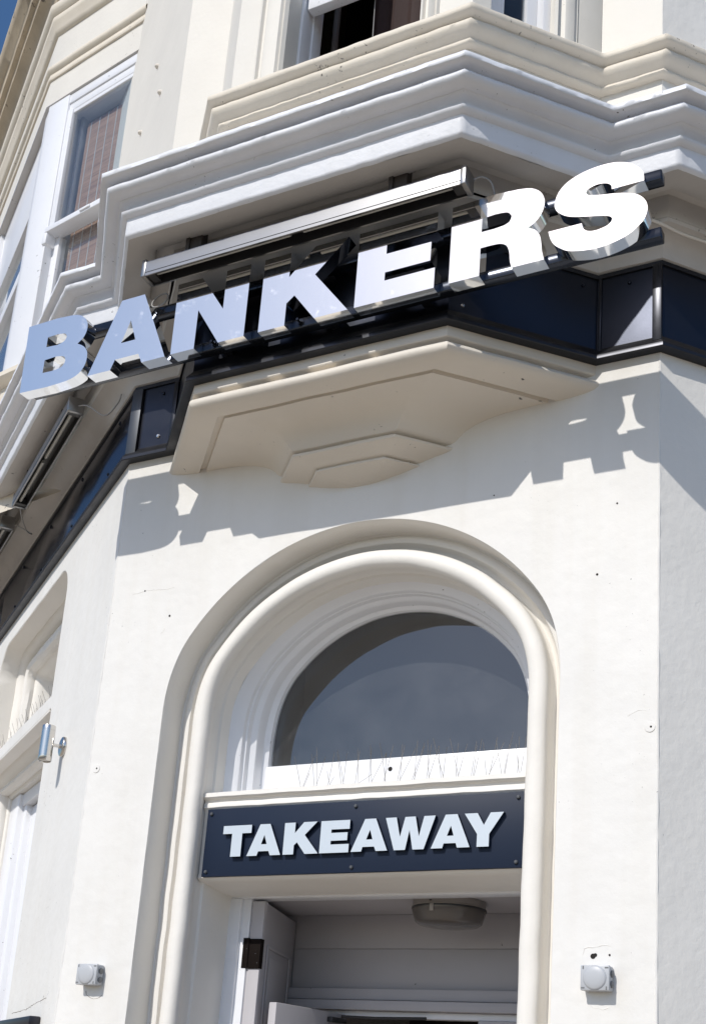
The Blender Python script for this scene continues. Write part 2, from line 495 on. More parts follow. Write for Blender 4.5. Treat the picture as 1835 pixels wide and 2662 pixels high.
# ------------------------------------------------------------------ building shell
bld = thing('corner_building', 'cream and white painted corner building with arched doorway and bay window', 'building', (0, 0.6, 0))
FAR = 9.0
def lwp(s): p = LW.p(-s, 0, 0); return (p.x, p.y)
def rwp(s): p = RW.p(s, 0, 0); return (p.x, p.y)

ARC_R = 0.895
def hermite(p, q, tp, tq, n):
    r_ = []
    for k in range(1, n):
        t = k / n
        r_.append(tuple((2*t**3-3*t**2+1)*p[i] + (t**3-2*t**2+t)*tp[i] + (-2*t**3+3*t**2)*q[i] + (t**3-t**2)*tq[i] for i in (0, 1)))
    return r_
def arch_path(hw=0.895, R=0.973, zc=2.9925, xb=0.80, zs=3.20, z0=0.0, n=48):
    """flattened arch: a circular crown that eases into upright jambs"""
    a0 = math.acos(xb / R)
    zb = zc + R * math.sin(a0)
    d = math.hypot(hw - xb, zb - zs)
    left = hermite((-hw, zs), (-xb, zb), (0, d), (d * math.sin(a0), d * math.cos(a0)), 12)
    crown = [(-R * math.cos(a0 + (math.pi - 2 * a0) * k / n), zc + R * math.sin(a0 + (math.pi - 2 * a0) * k / n)) for k in range(n + 1)]
    right = [(-x, z) for x, z in left[::-1]]
    return [(-hw, z0), (-hw, zs)] + left + crown + right + [(hw, zs), (hw, z0)]

# front wall around the arch
bm = bmesh.new()
ap = arch_path()
poly_face(bm, FW, [[(-HW, 0), (-HW, 4.6), (HW, 4.6), (HW, 0)] + ap[::-1]])
finish('front_wall', bm, M_wall, bld, smooth=False)

ARCH_PROF = [(0, 0), (0.002, 0.004), (0.004, 0.128), (0.002, 0.137), (0.010, 0.143), (0.014, 0.139), (0.022, 0.132), (0.036, 0.130), (0.047, 0.135),
             (0.051, 0.147), (0.056, 0.165), (0.065, 0.177), (0.077, 0.180), (0.086, 0.170), (0.088, 0.150),
             (0.087, 0.122), (0.089, 0.106), (0.095, 0.096), (0.106, 0.090), (0.120, 0.086), (0.135, 0.085), (0.149, 0.089), (0.160, 0.099), (0.165, 0.114), (0.165, 0.130), (0.160, 0.144),
             (0.153, 0.152), (0.151, 0.158), (0.153, 0.192), (0.155, 0.200), (0.164, 0.206), (0.166, 0.215), (0.166, 0.43)]
path_moulding('arch_moulding', FW, arch_path(), ARCH_PROF, M_mould, bld, amp=0.003, sc=8)

# left wall with the window recess and the opening below it
def rrect_path(u0, u1, z0, z1, r, n=8):
    p = [(u0, z0), (u0, z1 - r)]
    p += [(u0 + r - r * math.cos(math.pi / 2 * k / n), z1 - r + r * math.sin(math.pi / 2 * k / n)) for k in range(1, n + 1)]
    p += [(u1 - r + r * math.sin(math.pi / 2 * k / n), z1 - r + r * math.cos(math.pi / 2 * k / n)) for k in range(0, n + 1)]
    p += [(u1, z0)]
    return p
rec = rrect_path(-2.72, -1.0, 3.585, 4.35, 0.2)
low = rrect_path(-2.85, -0.955, 0.0, 3.515, 0.03, 3)
bm = bmesh.new()
poly_face(bm, LW, [[(-FAR, 0), (-FAR, 4.6), (0, 4.6), (0, 0)] + low[::-1], rec[::-1]])
finish('side_wall', bm, M_wall, bld, smooth=False)
REC_PROF = [(0, 0), (0.006, 0.004), (0.012, 0.10), (0.010, 0.11), (0.03, 0.118), (0.05, 0.14), (0.055, 0.165), (0.075, 0.165), (0.085, 0.15),
            (0.11, 0.14), (0.14, 0.15), (0.155, 0.175), (0.150, 0.20), (0.17, 0.215), (0.18, 0.25), (0.18, 0.36)]
path_moulding('recess_moulding', LW, rec, REC_PROF, M_mould, bld, amp=0.004)
LOW_PROF = [(0, 0), (0.004, 0.004), (0.008, 0.07), (0.03, 0.085), (0.045, 0.11), (0.06, 0.13), (0.085, 0.125), (0.10, 0.14), (0.105, 0.165), (0.10, 0.18), (0.12, 0.19), (0.13, 0.3)]
path_moulding('doorway_moulding', LW, low, LOW_PROF, M_mould, bld, amp=0.003)
box('transom_ledge', LW, -2.72, -1.0, -0.37, -0.001, 3.5, 3.583, M_mould, bld, bev=0.003)

# right hand return wall, rough render
bm = bmesh.new()
poly_face(bm, RW, [[(0, 0), (0, 9.2), (FAR, 9.2), (FAR, 0)]])
finish('return_wall', bm, M_rough, bld, smooth=False)
# thick, uneven paint along the two arrises
for sx in (-1, 1):
    bm = bmesh.new()
    pts = []
    for k in range(150):
        z = 0.02 + 4.44 * k / 149
        v = Vector((sx * (HW - 0.0035), 0.0045, z))
        pts.append(v + Vector((noise.noise(v * 14) * 0.0022, noise.noise(v * 14 + Vector((9, 3, 1))) * 0.0022, 0)))
    add_tube(bm, pts, [0.0065 + 0.002 * noise.noise(p * 23) for p in pts], 8)
    finish('corner_arris', bm, M_wall, bld)
# upper side wall between the corner and the neighbouring bay, and upper front piers
bm = bmesh.new()
poly_face(bm, LW, [[(-FAR, 4.6), (-FAR, 9.2), (0, 9.2), (0, 4.6)]])
finish('upper_side_wall', bm, M_creamwall, bld, smooth=False)
bm = bmesh.new(); poly_face(bm, FW, [[(-HW, 4.6), (-HW, 9.2), (-0.99, 9.2), (-0.99, 4.6)]])
finish('upper_pier', bm, M_creamwall, bld, smooth=False)
bm = bmesh.new(); poly_face(bm, FW, [[(1.0, 4.6), (1.0, 9.2), (HW, 9.2), (HW, 4.6)]])
finish('upper_pier', bm, M_creamwall, bld, smooth=False)

# plans
fasc_plan = [lwp(FAR), (-HW, 0), (-1.005, 0), (-0.575, -0.45), (0.575, -0.45), (1.005, 0), (HW, 0), rwp(FAR)]
corn_plan = [lwp(FAR), (-HW, 0), (-1.0, 0), (-0.60, -0.45), (0.60, -0.45), (1.0, 0), (HW, 0), rwp(FAR)]
bay_plan = [(-0.99, 0), (-0.575, -0.45), (0.60, -0.45), (1.0, 0), (HW, 0), rwp(FAR)]

# wall body behind the fascia and the cove up to the soffit
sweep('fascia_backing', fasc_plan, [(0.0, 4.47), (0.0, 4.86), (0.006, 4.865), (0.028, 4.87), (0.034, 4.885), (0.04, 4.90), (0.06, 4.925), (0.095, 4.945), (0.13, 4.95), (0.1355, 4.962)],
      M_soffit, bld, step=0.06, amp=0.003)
# white cornice
CORN = [(0.325, 5.0), (0.338, 5.006), (0.342, 5.016), (0.342, 5.084), (0.343, 5.088), (0.356, 5.091), (0.367, 5.098), (0.369, 5.108), (0.360, 5.116),
        (0.347, 5.121), (0.344, 5.130), (0.350, 5.141), (0.364, 5.148), (0.380, 5.151), (0.383, 5.156), (0.398, 5.156), (0.420, 5.160), (0.434, 5.170), (0.438, 5.182), (0.431, 5.194),
        (0.415, 5.201), (0.408, 5.206), (0.412, 5.211), (0.440, 5.213), (0.463, 5.214), (0.467, 5.217), (0.468, 5.236), (0.463, 5.241), (0.30, 5.27), (-0.02, 5.30)]
sweep('cornice', corn_plan, CORN, M_white, bld, step=0.018, amp=0.0020, sc=19, angle=50)
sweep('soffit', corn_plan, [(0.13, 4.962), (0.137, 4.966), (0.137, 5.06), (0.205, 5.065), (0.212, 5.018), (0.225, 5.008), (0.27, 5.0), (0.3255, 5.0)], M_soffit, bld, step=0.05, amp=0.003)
# upper bay base wall, string course
sweep('bay_base_wall', bay_plan, [(0.0, 5.2), (0.0, 5.76)], M_creamwall, bld, step=0.1, segs=range(0, 3))
STR = [(0.0, 5.75), (0.02, 5.75), (0.031, 5.752), (0.037, 5.76), (0.035, 5.768), (0.033, 5.773), (0.041, 5.782), (0.056, 5.790), (0.070, 5.804), (0.076, 5.819), (0.071, 5.830), (0.066, 5.834),
       (0.078, 5.842), (0.094, 5.849), (0.099, 5.854), (0.10, 5.873), (0.096, 5.879), (0.04, 5.90), (-0.12, 5.905)]
sweep('string_course', bay_plan, STR, M_cream, bld, step=0.018, amp=0.0020, sc=19, angle=50)
# bay piers
prism('bay_pier', [(-0.99, 0), (-0.575, -0.45), (-0.453, -0.45), (-0.453, -0.30), (-0.85, 0.12)], 5.83, 9.2, M_creamwall, bld)
prism('bay_pier', [(0.45, -0.448), (0.60, -0.448), (0.655, -0.388), (0.56, -0.30), (0.45, -0.30)], 5.83, 9.2, M_creamwall, bld)
fb = Frame((0.60, -0.45, 0), (0.40, 0.45, 0), (0.45, -0.40, 0))
fl = Frame((-0.97, 0, 0), (0.46, -0.45, 0), (-0.45, -0.46, 0))
BF = Frame((0, -0.45, 0), (1, 0, 0), (0, -1, 0))
# mouldings on the piers
def bead_strip(F, u0, u1, z0, z1, d=0.012, r=0.02):
    bm = bmesh.new()
    prof = [(u0, -0.03), (u0, d), (u0 + 0.012, d + 0.006), (u0 + 0.02, d - 0.008), (u0 + 0.03, d - 0.008), (u0 + 0.045, d + 0.008), ((u0 + u1) / 2, d + 0.012),
            (u1 - 0.03, d + 0.004), (u1 - 0.02, d - 0.01), (u1 - 0.012, d - 0.004), (u1, d - 0.02), (u1, -0.105)]
    a = [bm.verts.new(F.p(u, dd, z0)) for u, dd in prof]; b = [bm.verts.new(F.p(u, dd, z1)) for u, dd in prof]
    for i in range(len(prof) - 1): bm.faces.new((a[i], a[i + 1], b[i + 1], b[i]))
    return finish('architrave', bm, M_creamwall, bld, angle=30)
bead_strip(BF, -0.452, -0.312, 5.83, 7.9)
bead_strip(BF, 0.368, 0.452, 5.83, 7.9)
bead_strip(fb, 0.37, 0.49, 5.83, 7.9)
box('bay_pier', fb, 0.485, 0.602, -0.12, 0.002, 5.83, 9.2, M_creamwall, bld)
box('bay_lintel', BF, -0.5, 0.62, -0.15, 0.004, 7.85, 9.2, M_creamwall, bld)
box('bay_lintel', fb, 0.0, 0.6, -0.15, 0.004, 7.85, 9.2, M_creamwall, bld)

# front bay sash window
w = finish('window', bmesh.new(), M_wood, bld) if False else None
def window_part(label=None):
    o = bpy.data.objects.new('window', None); COL.objects.link(o); o.parent = bld
    if label: o['label'] = label
    return o
win = window_part('dark open sash window above the cornice')
def wbox(name, F, u0, u1, d0, d1, z0, z1, M=M_wood, bev=0.005, par=None):
    return box(name, F, u0, u1, d0, d1, z0, z1, M, par or win, bev)
bm = bmesh.new()
add_box(bm, BF, -0.36, -0.300, -0.19, -0.105, 5.83, 7.85, 0.006)
add_box(bm, BF, -0.36, -0.292, -0.26, -0.185, 5.83, 7.85, 0.006)
add_box(bm, BF, 0.362, 0.40, -0.26, -0.10, 5.83, 7.85, 0.006)
add_box(bm, BF, -0.30, 0.362, -0.20, -0.10, 7.75, 7.85, 0.006)
finish('frame', bm, M_wood, win)
bm = bmesh.new()
add_box(bm, BF, -0.292, 0.362, -0.17, -0.12, 6.43, 6.52, 0.006)
add_box(bm, BF, -0.292, -0.24, -0.17, -0.122, 6.52, 7.75, 0.004)
add_box(bm, BF, 0.31, 0.362, -0.17, -0.122, 6.52, 7.75, 0.004)
finish('sash', bm, M_wood, win)
wbox('pane', BF, -0.24, 0.31, -0.150, -0.146, 6.52, 7.75, M_glass, 0)
wbox('sill', BF, -0.36, 0.40, -0.26, -0.06, 5.83, 5.87)
bm = bmesh.new()
add_box(bm, BF, -0.285, -0.265, -0.36, -0.33, 5.83, 7.8, 0.004)
finish('inner_frame', bm, M_dim, win)
bm = bmesh.new()
vs = []
for k in range(24):
    u = -0.24 + 0.7 * k / 23
    vs.append((bm.verts.new(BF.p(u, -0.62 + 0.015 * math.sin(k * 1.9), 5.85)), bm.verts.new(BF.p(u, -0.62 + 0.012 * math.sin(k * 1.9), 7.8))))
for a, b in zip(vs, vs[1:]): bm.faces.new((a[0], b[0], b[1], a[1]))
finish('curtain', bm, M_curtain, win)
tube('blind_cord', [BF.p(0.0, -0.19, 7.7), BF.p(0.03, -0.19, 5.9)], 0.002, M_cable, win, 5)

win = window_part('narrow sash window on the angled side of the bay')
bm = bmesh.new()
add_box(bm, fb, 0.075, 0.115, -0.16, -0.05, 5.83, 7.85, 0.006)
add_box(bm, fb, 0.115, 0.165, -0.16, -0.085, 5.83, 7.85, 0.006)
add_box(bm, fb, 0.335, 0.375, -0.16, -0.03, 5.83, 7.85, 0.006)
add_box(bm, fb, 0.115, 0.335, -0.16, -0.07, 7.75, 7.85, 0.004)
finish('frame', bm, M_wood, win)
bm = bmesh.new()
add_box(bm, fb, 0.165, 0.185, -0.13, -0.095, 5.9, 7.75, 0.003)
add_box(bm, fb, 0.285, 0.335, -0.13, -0.085, 5.9, 7.75, 0.003)
add_box(bm, fb, 0.165, 0.335, -0.13, -0.09, 5.83, 5.9, 0.004)
finish('sash', bm, M_wood, win)
wbox('pane', fb, 0.185, 0.285, -0.112, -0.108, 5.9, 7.75, M_glass, 0)

# corbel under the bay: rings (half width at front, depth, half width at wall, z)
def W(c, d): return c + d * 0.955
rings = []
def rg(c, d, z, w=None): rings.append((c, d, W(c, d) if w is None else w, z))
rg(.577, .452, 4.475); rg(.577, .452, 4.430); rg(.574, .449, 4.426); rg(.556, .430, 4.421); rg(.549, .423, 4.412); rg(.552, .426, 4.408)
rg(.566, .440, 4.4075); rg(.578, .452, 4.402); rg(.584, .458, 4.393); rg(.586, .460, 4.383); rg(.583, .457, 4.373); rg(.575, .449, 4.364); rg(.560, .436, 4.357); rg(.535, .413, 4.351)
rg(.505, .386, 4.347); rg(.495, .377, 4.3462); rg(.4935, .3755, 4.348); rg(.492, .374, 4.364); rg(.4765, .3585, 4.364); rg(.475, .357, 4.347)
for t, z in ((.335, 4.3465), (.305, 4.343), (.275, 4.338), (.245, 4.327), (.220, 4.311), (.202, 4.292), (.190, 4.271), (.183, 4.254)):
    rg(.215 + (t - .155) * 1.27, t, z)
rg(.238, .176, 4.245); rg(.220, .160, 4.241); rg(.219, .159, 4.234); rg(.236, .176, 4.230); rg(.241, .180, 4.225); rg(.238, .177, 4.217); rg(.225, .165, 4.210)
rg(.200, .144, 4.202); rg(.180, .127, 4.194); rg(.168, .117, 4.187); rg(.152, .102, 4.184); rg(.151, .101, 4.178)
rg(.161, .110, 4.175); rg(.160, .109, 4.170); rg(.150, .100, 4.166)
rg(.128, .080, 4.156); rg(.10, .055, 4.146); rg(.06, .025, 4.136); rg(.03, .004, 4.131)
bm = bmesh.new()
RR = []
for c_, d_, w_, z_ in rings:
    base = [Vector((-w_, 0.004, z_)), Vector((-c_, -d_, z_)), Vector((c_, -d_, z_)), Vector((w_, 0.004, z_))]
    row = []
    for (a, b), n in zip(zip(base, base[1:]), (12, 26, 12)):
        for k in range(n): row.append(a.lerp(b, k / n))
    row.append(base[-1])
    RR.append([bm.verts.new(wob(v, 0.0028, 6) if 0 < i < len(row) - 1 else v) for i, v in enumerate(row)])
for r0, r1 in zip(RR, RR[1:]):
    for k in range(len(r0) - 1): bm.faces.new((r0[k], r0[k + 1], r1[k + 1], r1[k]))
bm.faces.new([v for v in RR[-1]])
finish('bay_corbel', bm, M_corbel, bld, angle=32)

# ------------------------------------------------------------------ neighbouring bay on the upper side wall
J = Vector((-2.2646, 0.709, 0)); Lc = Vector((-3.150, 0.862, 0))
A2 = math.radians(35)
nb_plan = [(Lc.x - 5 * math.cos(A2), Lc.y + 5 * math.sin(A2)), (Lc.x, Lc.y), (J.x + 0.05, J.y - 0.008)]
nf = Frame(J, (J - Lc), (Vector(((J - Lc).y, -(J - Lc).x, 0))))     # u negative towards the left corner, 0 at the junction
ng = Frame(Lc, (math.cos(A2), -math.sin(A2), 0), (-math.sin(A2), -math.cos(A2), 0))
FWd = (J - Lc).length
sweep('side_bay_wall', nb_plan, [(0.0, 7.93), (0.0, 9.25)], M_creamwall, bld, step=0.2)
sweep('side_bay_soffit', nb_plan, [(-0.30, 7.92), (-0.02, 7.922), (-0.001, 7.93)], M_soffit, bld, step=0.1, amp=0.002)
sweep('side_bay_apron', nb_plan, [(-0.02, 4.9), (-0.02, 5.80), (0.03, 5.81), (0.05, 5.83), (0.05, 5.86), (-0.1, 5.875)], M_cream, bld, step=0.1)
S1 = [(0, 8.135), (0.012, 8.137), (0.018, 8.15), (0.012, 8.165), (0.010, 8.185), (0.03, 8.20), (0.035, 8.215), (0.03, 8.235), (0, 8.245)]
sweep('side_bay_string', nb_plan, S1, M_cream, bld, step=0.06, amp=0.002, angle=50)
S2 = [(0, 8.52), (0.015, 8.525), (0.03, 8.55), (0.035, 8.58), (0.05, 8.60), (0.055, 8.63), (0.05, 8.645), (0.075, 8.665), (0.085, 8.70), (0.08, 8.725), (0, 8.75)]
sweep('side_bay_string', nb_plan, S2, M_cream, bld, step=0.06, amp=0.002, angle=50)
EV = [(0, 9.02), (0.02, 9.03), (0.03, 9.10), (0.06, 9.14), (0.11, 9.17), (0.115, 9.22), (0.15, 9.235), (0.16, 9.30), (0.21, 9.33), (0.23, 9.37), (0.23, 9.42), (-0.2, 9.46)]
sweep('eaves', nb_plan, EV, M_eaves, bld, step=0.06, amp=0.004, angle=50)
# its canted sash window
win = window_part('sash window with brown blind on the neighbouring bay')
bm = bmesh.new()
add_box(bm, nf, -0.875, -0.665, -0.16, -0.004, 5.85, 7.925, 0.006)     # broad post
add_box(bm, nf, -0.67, 0.22, -0.16, -0.012, 7.855, 7.925, 0.006)       # head
add_box(bm, nf, -0.67, 0.22, -0.16, -0.022, 7.795, 7.858, 0.008)
finish('frame', bm, M_wood, win)
bm = bmesh.new()
add_box(bm, nf, -0.67, 0.22, -0.09, 0.012, 6.835, 6.875, 0.006)       # meeting rail
add_box(bm, nf, -0.69, -0.645, -0.09, 0.010, 6.755, 6.838, 0.010)      # horn
add_box(bm, nf, -0.67, -0.618, -0.06, -0.014, 6.87, 7.80, 0.005)
add_box(bm, nf, -0.62, 0.22, -0.06, -0.026, 7.770, 7.80, 0.004)
finish('upper_sash', bm, M_wood, win)
bm = bmesh.new()
add_box(bm, nf, -0.67, -0.605, -0.12, -0.062, 5.9, 6.84, 0.006)
finish('lower_sash', bm, M_wood, win)
wbox('pane', nf, -0.62, 0.22, -0.038, -0.034, 6.87, 7.78, M_glass, 0)
wbox('pane', nf, -0.607, 0.22, -0.088, -0.084, 5.9, 6.84, M_glass, 0)
def rib(F, u0, u1, d0, z0, z1, name, M, par):
    return box(name, F, u0, u1, d0 - 0.004, d0, z0, z1, M, par, 0)
rib(nf, -0.57, 0.26, -0.115, 5.9, 7.72, 'blind', M_blind, win)
for k in range(10):
    u = -0.535 + k * 0.083
    rib(nf, u, u + 0.006, -0.1125, 5.9, 7.72, 'blind_cord', M_spikebase, win)
bm = bmesh.new(); add_box(bm, nf, -0.64, -0.615, -0.16, -0.10, 5.9, 7.8, 0.004)
finish('inner_frame', bm, M_room, win)
wbox('sash_lift', nf, -0.33, -0.235, 0.010, 0.022, 6.846, 6.864, M_wood, 0.005)
# front window of that bay, seen edge on
win = window_part('sash window at the far left reflecting blue sky')
bm = bmesh.new()
add_box(bm, ng, -0.10, 0.0, -0.16, -0.02, 5.87, 7.93, 0.006)
add_box(bm, ng, -0.16, -0.10, -0.16, -0.05, 5.87, 7.93, 0.006)
add_box(bm, ng, -1.6, -0.16, -0.16, -0.05, 7.30, 7.93, 0.006)
add_box(bm, ng, -1.7, -1.5, -0.16, -0.02, 5.87, 7.93, 0.006)
finish('frame', bm, M_wood, win)
bm = bmesh.new()
add_box(bm, ng, -1.5, -0.16, -0.12, -0.04, 6.74, 6.83, 0.006)
finish('meeting_rail', bm, M_wood, win)
wbox('pane', ng, -1.5, -0.16, -0.085, -0.08, 5.87, 7.31, M_glass, 0)
wbox('sill', ng, -1.7, 0.0, -0.16, 0.06, 5.855, 5.9)
# closed, dark volume behind the upper windows
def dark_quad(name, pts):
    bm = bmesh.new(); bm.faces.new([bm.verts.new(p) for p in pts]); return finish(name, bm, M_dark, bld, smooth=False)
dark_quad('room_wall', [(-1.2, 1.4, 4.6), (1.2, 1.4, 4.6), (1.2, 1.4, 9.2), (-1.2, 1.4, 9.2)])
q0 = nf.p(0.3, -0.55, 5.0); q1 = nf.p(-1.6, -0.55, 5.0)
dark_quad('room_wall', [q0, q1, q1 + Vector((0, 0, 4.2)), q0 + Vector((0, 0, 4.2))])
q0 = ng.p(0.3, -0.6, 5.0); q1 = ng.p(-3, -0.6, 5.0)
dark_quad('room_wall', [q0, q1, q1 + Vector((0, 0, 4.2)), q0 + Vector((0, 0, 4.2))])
bm = bmesh.new()
rp = [lwp(FAR), (-HW, 0), (-0.99, 0), (-0.575, -0.45), (0.6, -0.45), (1.0, 0), (HW, 0), rwp(FAR), (rwp(FAR)[0], 14), (lwp(FAR)[0], 14)]
bm.faces.new([bm.verts.new((x, y, 9.2)) for x, y in rp])
finish('roof', bm, M_eaves, bld, smooth=False)
bm = bmesh.new()
for a, b in ((rwp(FAR), (rwp(FAR)[0], 14)), ((rwp(FAR)[0], 14), (lwp(FAR)[0], 14)), ((lwp(FAR)[0], 14), lwp(FAR))):
    bm.faces.new([bm.verts.new(v) for v in ((*a, 0), (*b, 0), (*b, 9.2), (*a, 9.2))])
finish('rear_wall', bm, M_rough, bld, smooth=False)
bm = bmesh.new()
bm.faces.new([bm.verts.new(v) for v in ((-0.9, 0.45, 5.1), (0.9, 0.45, 5.1), (0.9, 0.06, 5.1), (0.54, -0.40, 5.1), (-0.54, -0.40, 5.1), (-0.9, 0.06, 5.1))])
finish('floor_slab', bm, M_dark, bld, smooth=False)
# small fixings on the upper side wall
for s, z in ((0.616, 7.286), (0.452, 6.971), (0.813, 6.974)):
    lathe('wall_stud', LW.p(-s, -0.004, z), LW.n, [(0.016, 0), (0.014, 0.012), (0.008, 0.022), (0, 0.024)], M_corbel, bld, 10)
# drill holes and plugs on the front wall
for u, z, r_ in ((-0.919, 3.66, 0.0055), (-1.073, 3.799, 0.004), (1.041, 2.178, 0.010), (1.049, 2.182, 0.007), (1.099, 2.182, 0.004), (1.028, 3.582, 0.005), (0.60, 3.98, 0.003), (1.10, 3.86, 0.004)):
    lathe('drill_hole', FW.p(u, -0.003, z), (0, -1, 0), [(r_, 0), (r_ * 0.9, 0.0045), (0, 0.0042)], M_hole, bld, 10)
for u, z in ((1.231, 2.975), (-1.215, 2.983)):
    lathe('filled_plug', FW.p(u, -0.003, z), (0, -1, 0), [(0.021, 0), (0.019, 0.0055), (0, 0.006)], M_wall, bld, 16)
    lathe('drill_hole', FW.p(u + 0.004, 0.0035, z), (0, -1, 0), [(0.004, 0), (0, 0.003)], M_hole, bld, 8)

# ------------------------------------------------------------------ fanlight and doorway inside the arch
fan = bpy.data.objects.new('fanlight', None); COL.objects.link(fan); fan.parent = bld
FANP = [(0, 0.268), (0.42, 0.292), (0.46, 0.298), (0.475, 0.318), (0.53, 0.322), (0.56, 0.345), (0.74, 0.362), (0.77, 0.372), (0.79, 0.412), (0.97, 0.430), (0.98, 0.45), (1.02, 0.455)]
PO = arch_path(0.729, 0.808, 2.9925, 0.62, 3.22, 2.9); PG = arch_path(0.612, 0.668, 3.067, 0.52, 3.14, 2.9)
bm = bmesh.new(); rows = []
def dense(P):
    Q = [P[0]] + [tuple(P[0][i] + (P[1][i] - P[0][i]) * k / 6 for i in (0, 1)) for k in range(1, 6)] + P[1:-1] + [tuple(P[-2][i] + (P[-1][i] - P[-2][i]) * k / 6 for i in (0, 1)) for k in range(1, 6)] + [P[-1]]
    return Q
for o_, g_ in zip(dense(PO), dense(PG)):
    rows.append([bm.verts.new(wob(FW.p(o_[0] + (g_[0] - o_[0]) * t, -y, o_[1] + (g_[1] - o_[1]) * t), 0.0012, 11)) for t, y in FANP])
for r0, r1 in zip(rows, rows[1:]):
    for j in range(len(FANP) - 1): bm.faces.new((r0[j], r0[j + 1], r1[j + 1], r1[j]))
finish('frame', bm, M_wood, fan, angle=28)
bm = bmesh.new()
add_box(bm, FW, -0.645, 0.645, -0.46, -0.424, 2.92, 3.069, 0.006)
finish('bottom_rail', bm, M_wood, fan)
bm = bmesh.new()
gp = [p for p in arch_path(0.625, 0.68, 3.067, 0.53, 3.14, 3.05)]
poly_face(bm, FW, [gp], -0.4505)
finish('pane', bm, M_fanglass, fan, smooth=False)
lathe('drain_hole', FW.p(-0.001, -0.426, 3.018), (0, -1, 0), [(0.011, 0), (0.010, 0.003), (0, 0.0025)], M_hole, fan, 12)
# dark void behind fanlight
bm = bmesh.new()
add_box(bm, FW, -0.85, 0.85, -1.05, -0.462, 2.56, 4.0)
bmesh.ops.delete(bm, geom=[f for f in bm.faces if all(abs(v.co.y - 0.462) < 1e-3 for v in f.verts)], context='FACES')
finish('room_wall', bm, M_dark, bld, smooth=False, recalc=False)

# door head: sill moulding, panel behind the sign and lintel soffit in one run
HEADP = [(0.44, 2.946), (0.29, 2.912), (0.19, 2.892), (0.15, 2.885), (0.142, 2.880), (0.141, 2.864), (0.148, 2.858), (0.160, 2.855), (0.164, 2.846), (0.158, 2.838), (0.158, 2.822), (0.166, 2.816), (0.172, 2.80),
         (0.172, 2.54), (0.168, 2.53), (0.168, 2.522), (0.180, 2.512), (0.215, 2.507), (0.29, 2.496), (0.35, 2.488), (0.44, 2.486)]
bm = bmesh.new(); rows = []
for k in range(49):
    x = -0.74 + 1.48 * k / 48
    rows.append([bm.verts.new(wob(Vector((x, y, z)), 0.0022, 12)) for y, z in HEADP])
for a, b in zip(rows, rows[1:]):
    for j in range(len(HEADP) - 1): bm.faces.new((a[j], b[j], b[j + 1], a[j + 1]))
finish('door_head', bm, M_mould, bld, angle=40)

df = bpy.data.objects.new('door_frame', None); COL.objects.link(df); df.parent = bld
bm = bmesh.new()
add_box(bm, FW, -0.735, 0.735, -0.50, -0.415, 2.478, 2.499, 0.005)
finish('head', bm, M_wood, df)
for s in (-1, 1):
    bm = bmesh.new()
    a, b = sorted((s * 0.735, s * 0.672)); add_box(bm, FW, a, b, -0.52, -0.412, 0, 2.479, 0.006)
    a, b = sorted((s * 0.674, s * 0.63)); add_box(bm, FW, a, b, -0.52, -0.426, 0, 2.479, 0.005)
    finish('jamb', bm, M_wood, df)
# outer door leaf folded back inside
E0 = Vector((-0.564, 0.428, 0)); E1 = Vector((-0.742, 0.99, 0))
du = (E1 - E0).normalized(); dn = Vector((du.y, -du.x, 0))     # dn faces the opening
DL = Frame(E0, du, dn)
door = bpy.data.objects.new('door', None); COL.objects.link(door); door.parent = bld; door['label'] = 'white panelled door leaf folded back, worn dark hinge on its edge'
bm = bmesh.new(); add_box(bm, DL, 0.035, 0.585, -0.045, 0, 0.02, 2.468, 0.004)
add_box(bm, FW, -0.6255, -0.563, -0.455, -0.4285, 0.02, 2.468, 0.003)
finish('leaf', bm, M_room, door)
bm = bmesh.new()
for z0, z1 in ((1.25, 2.28), (0.25, 1.1)):
    add_box(bm, DL, 0.10, 0.50, 0.001, 0.008, z1, z1 + 0.014, 0.002); add_box(bm, DL, 0.10, 0.50, 0.001, 0.008, z0 - 0.014, z0, 0.002)
    add_box(bm, DL, 0.095, 0.109, 0.001, 0.008, z0 - 0.014, z1 + 0.014, 0.002); add_box(bm, DL, 0.491, 0.505, 0.001, 0.008, z0 - 0.014, z1 + 0.014, 0.002)
    add_box(bm, DL, 0.14, 0.46, 0.001, 0.006, z0 + 0.035, z1 - 0.035, 0.003)
finish('panel_moulding', bm, M_room, door)
bm = bmesh.new()
add_box(bm, FW, -0.652, -0.6235, -0.45, -0.4235, 2.182, 2.310, 0.001); add_box(bm, FW, -0.623, -0.5625, -0.45, -0.4225, 2.180, 2.306, 0.001)
add_tube(bm, [FW.p(-0.6235, -0.421, 2.181), FW.p(-0.6235, -0.421, 2.309)], 0.0055, 10)
finish('hinge', bm, M_hinge, door)
# lobby
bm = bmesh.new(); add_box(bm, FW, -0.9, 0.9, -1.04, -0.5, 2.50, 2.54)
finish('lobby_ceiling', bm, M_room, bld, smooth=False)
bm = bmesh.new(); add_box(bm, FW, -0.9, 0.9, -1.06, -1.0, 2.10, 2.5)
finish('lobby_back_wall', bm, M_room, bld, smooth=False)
for x0, x1 in ((-0.95, -0.90), (0.9, 0.95)):
    bm = bmesh.new(); add_box(bm, FW, x0, x1, -2.6, -0.44, 0, 2.54)
    finish('lobby_side_wall', bm, M_room, bld, smooth=False)
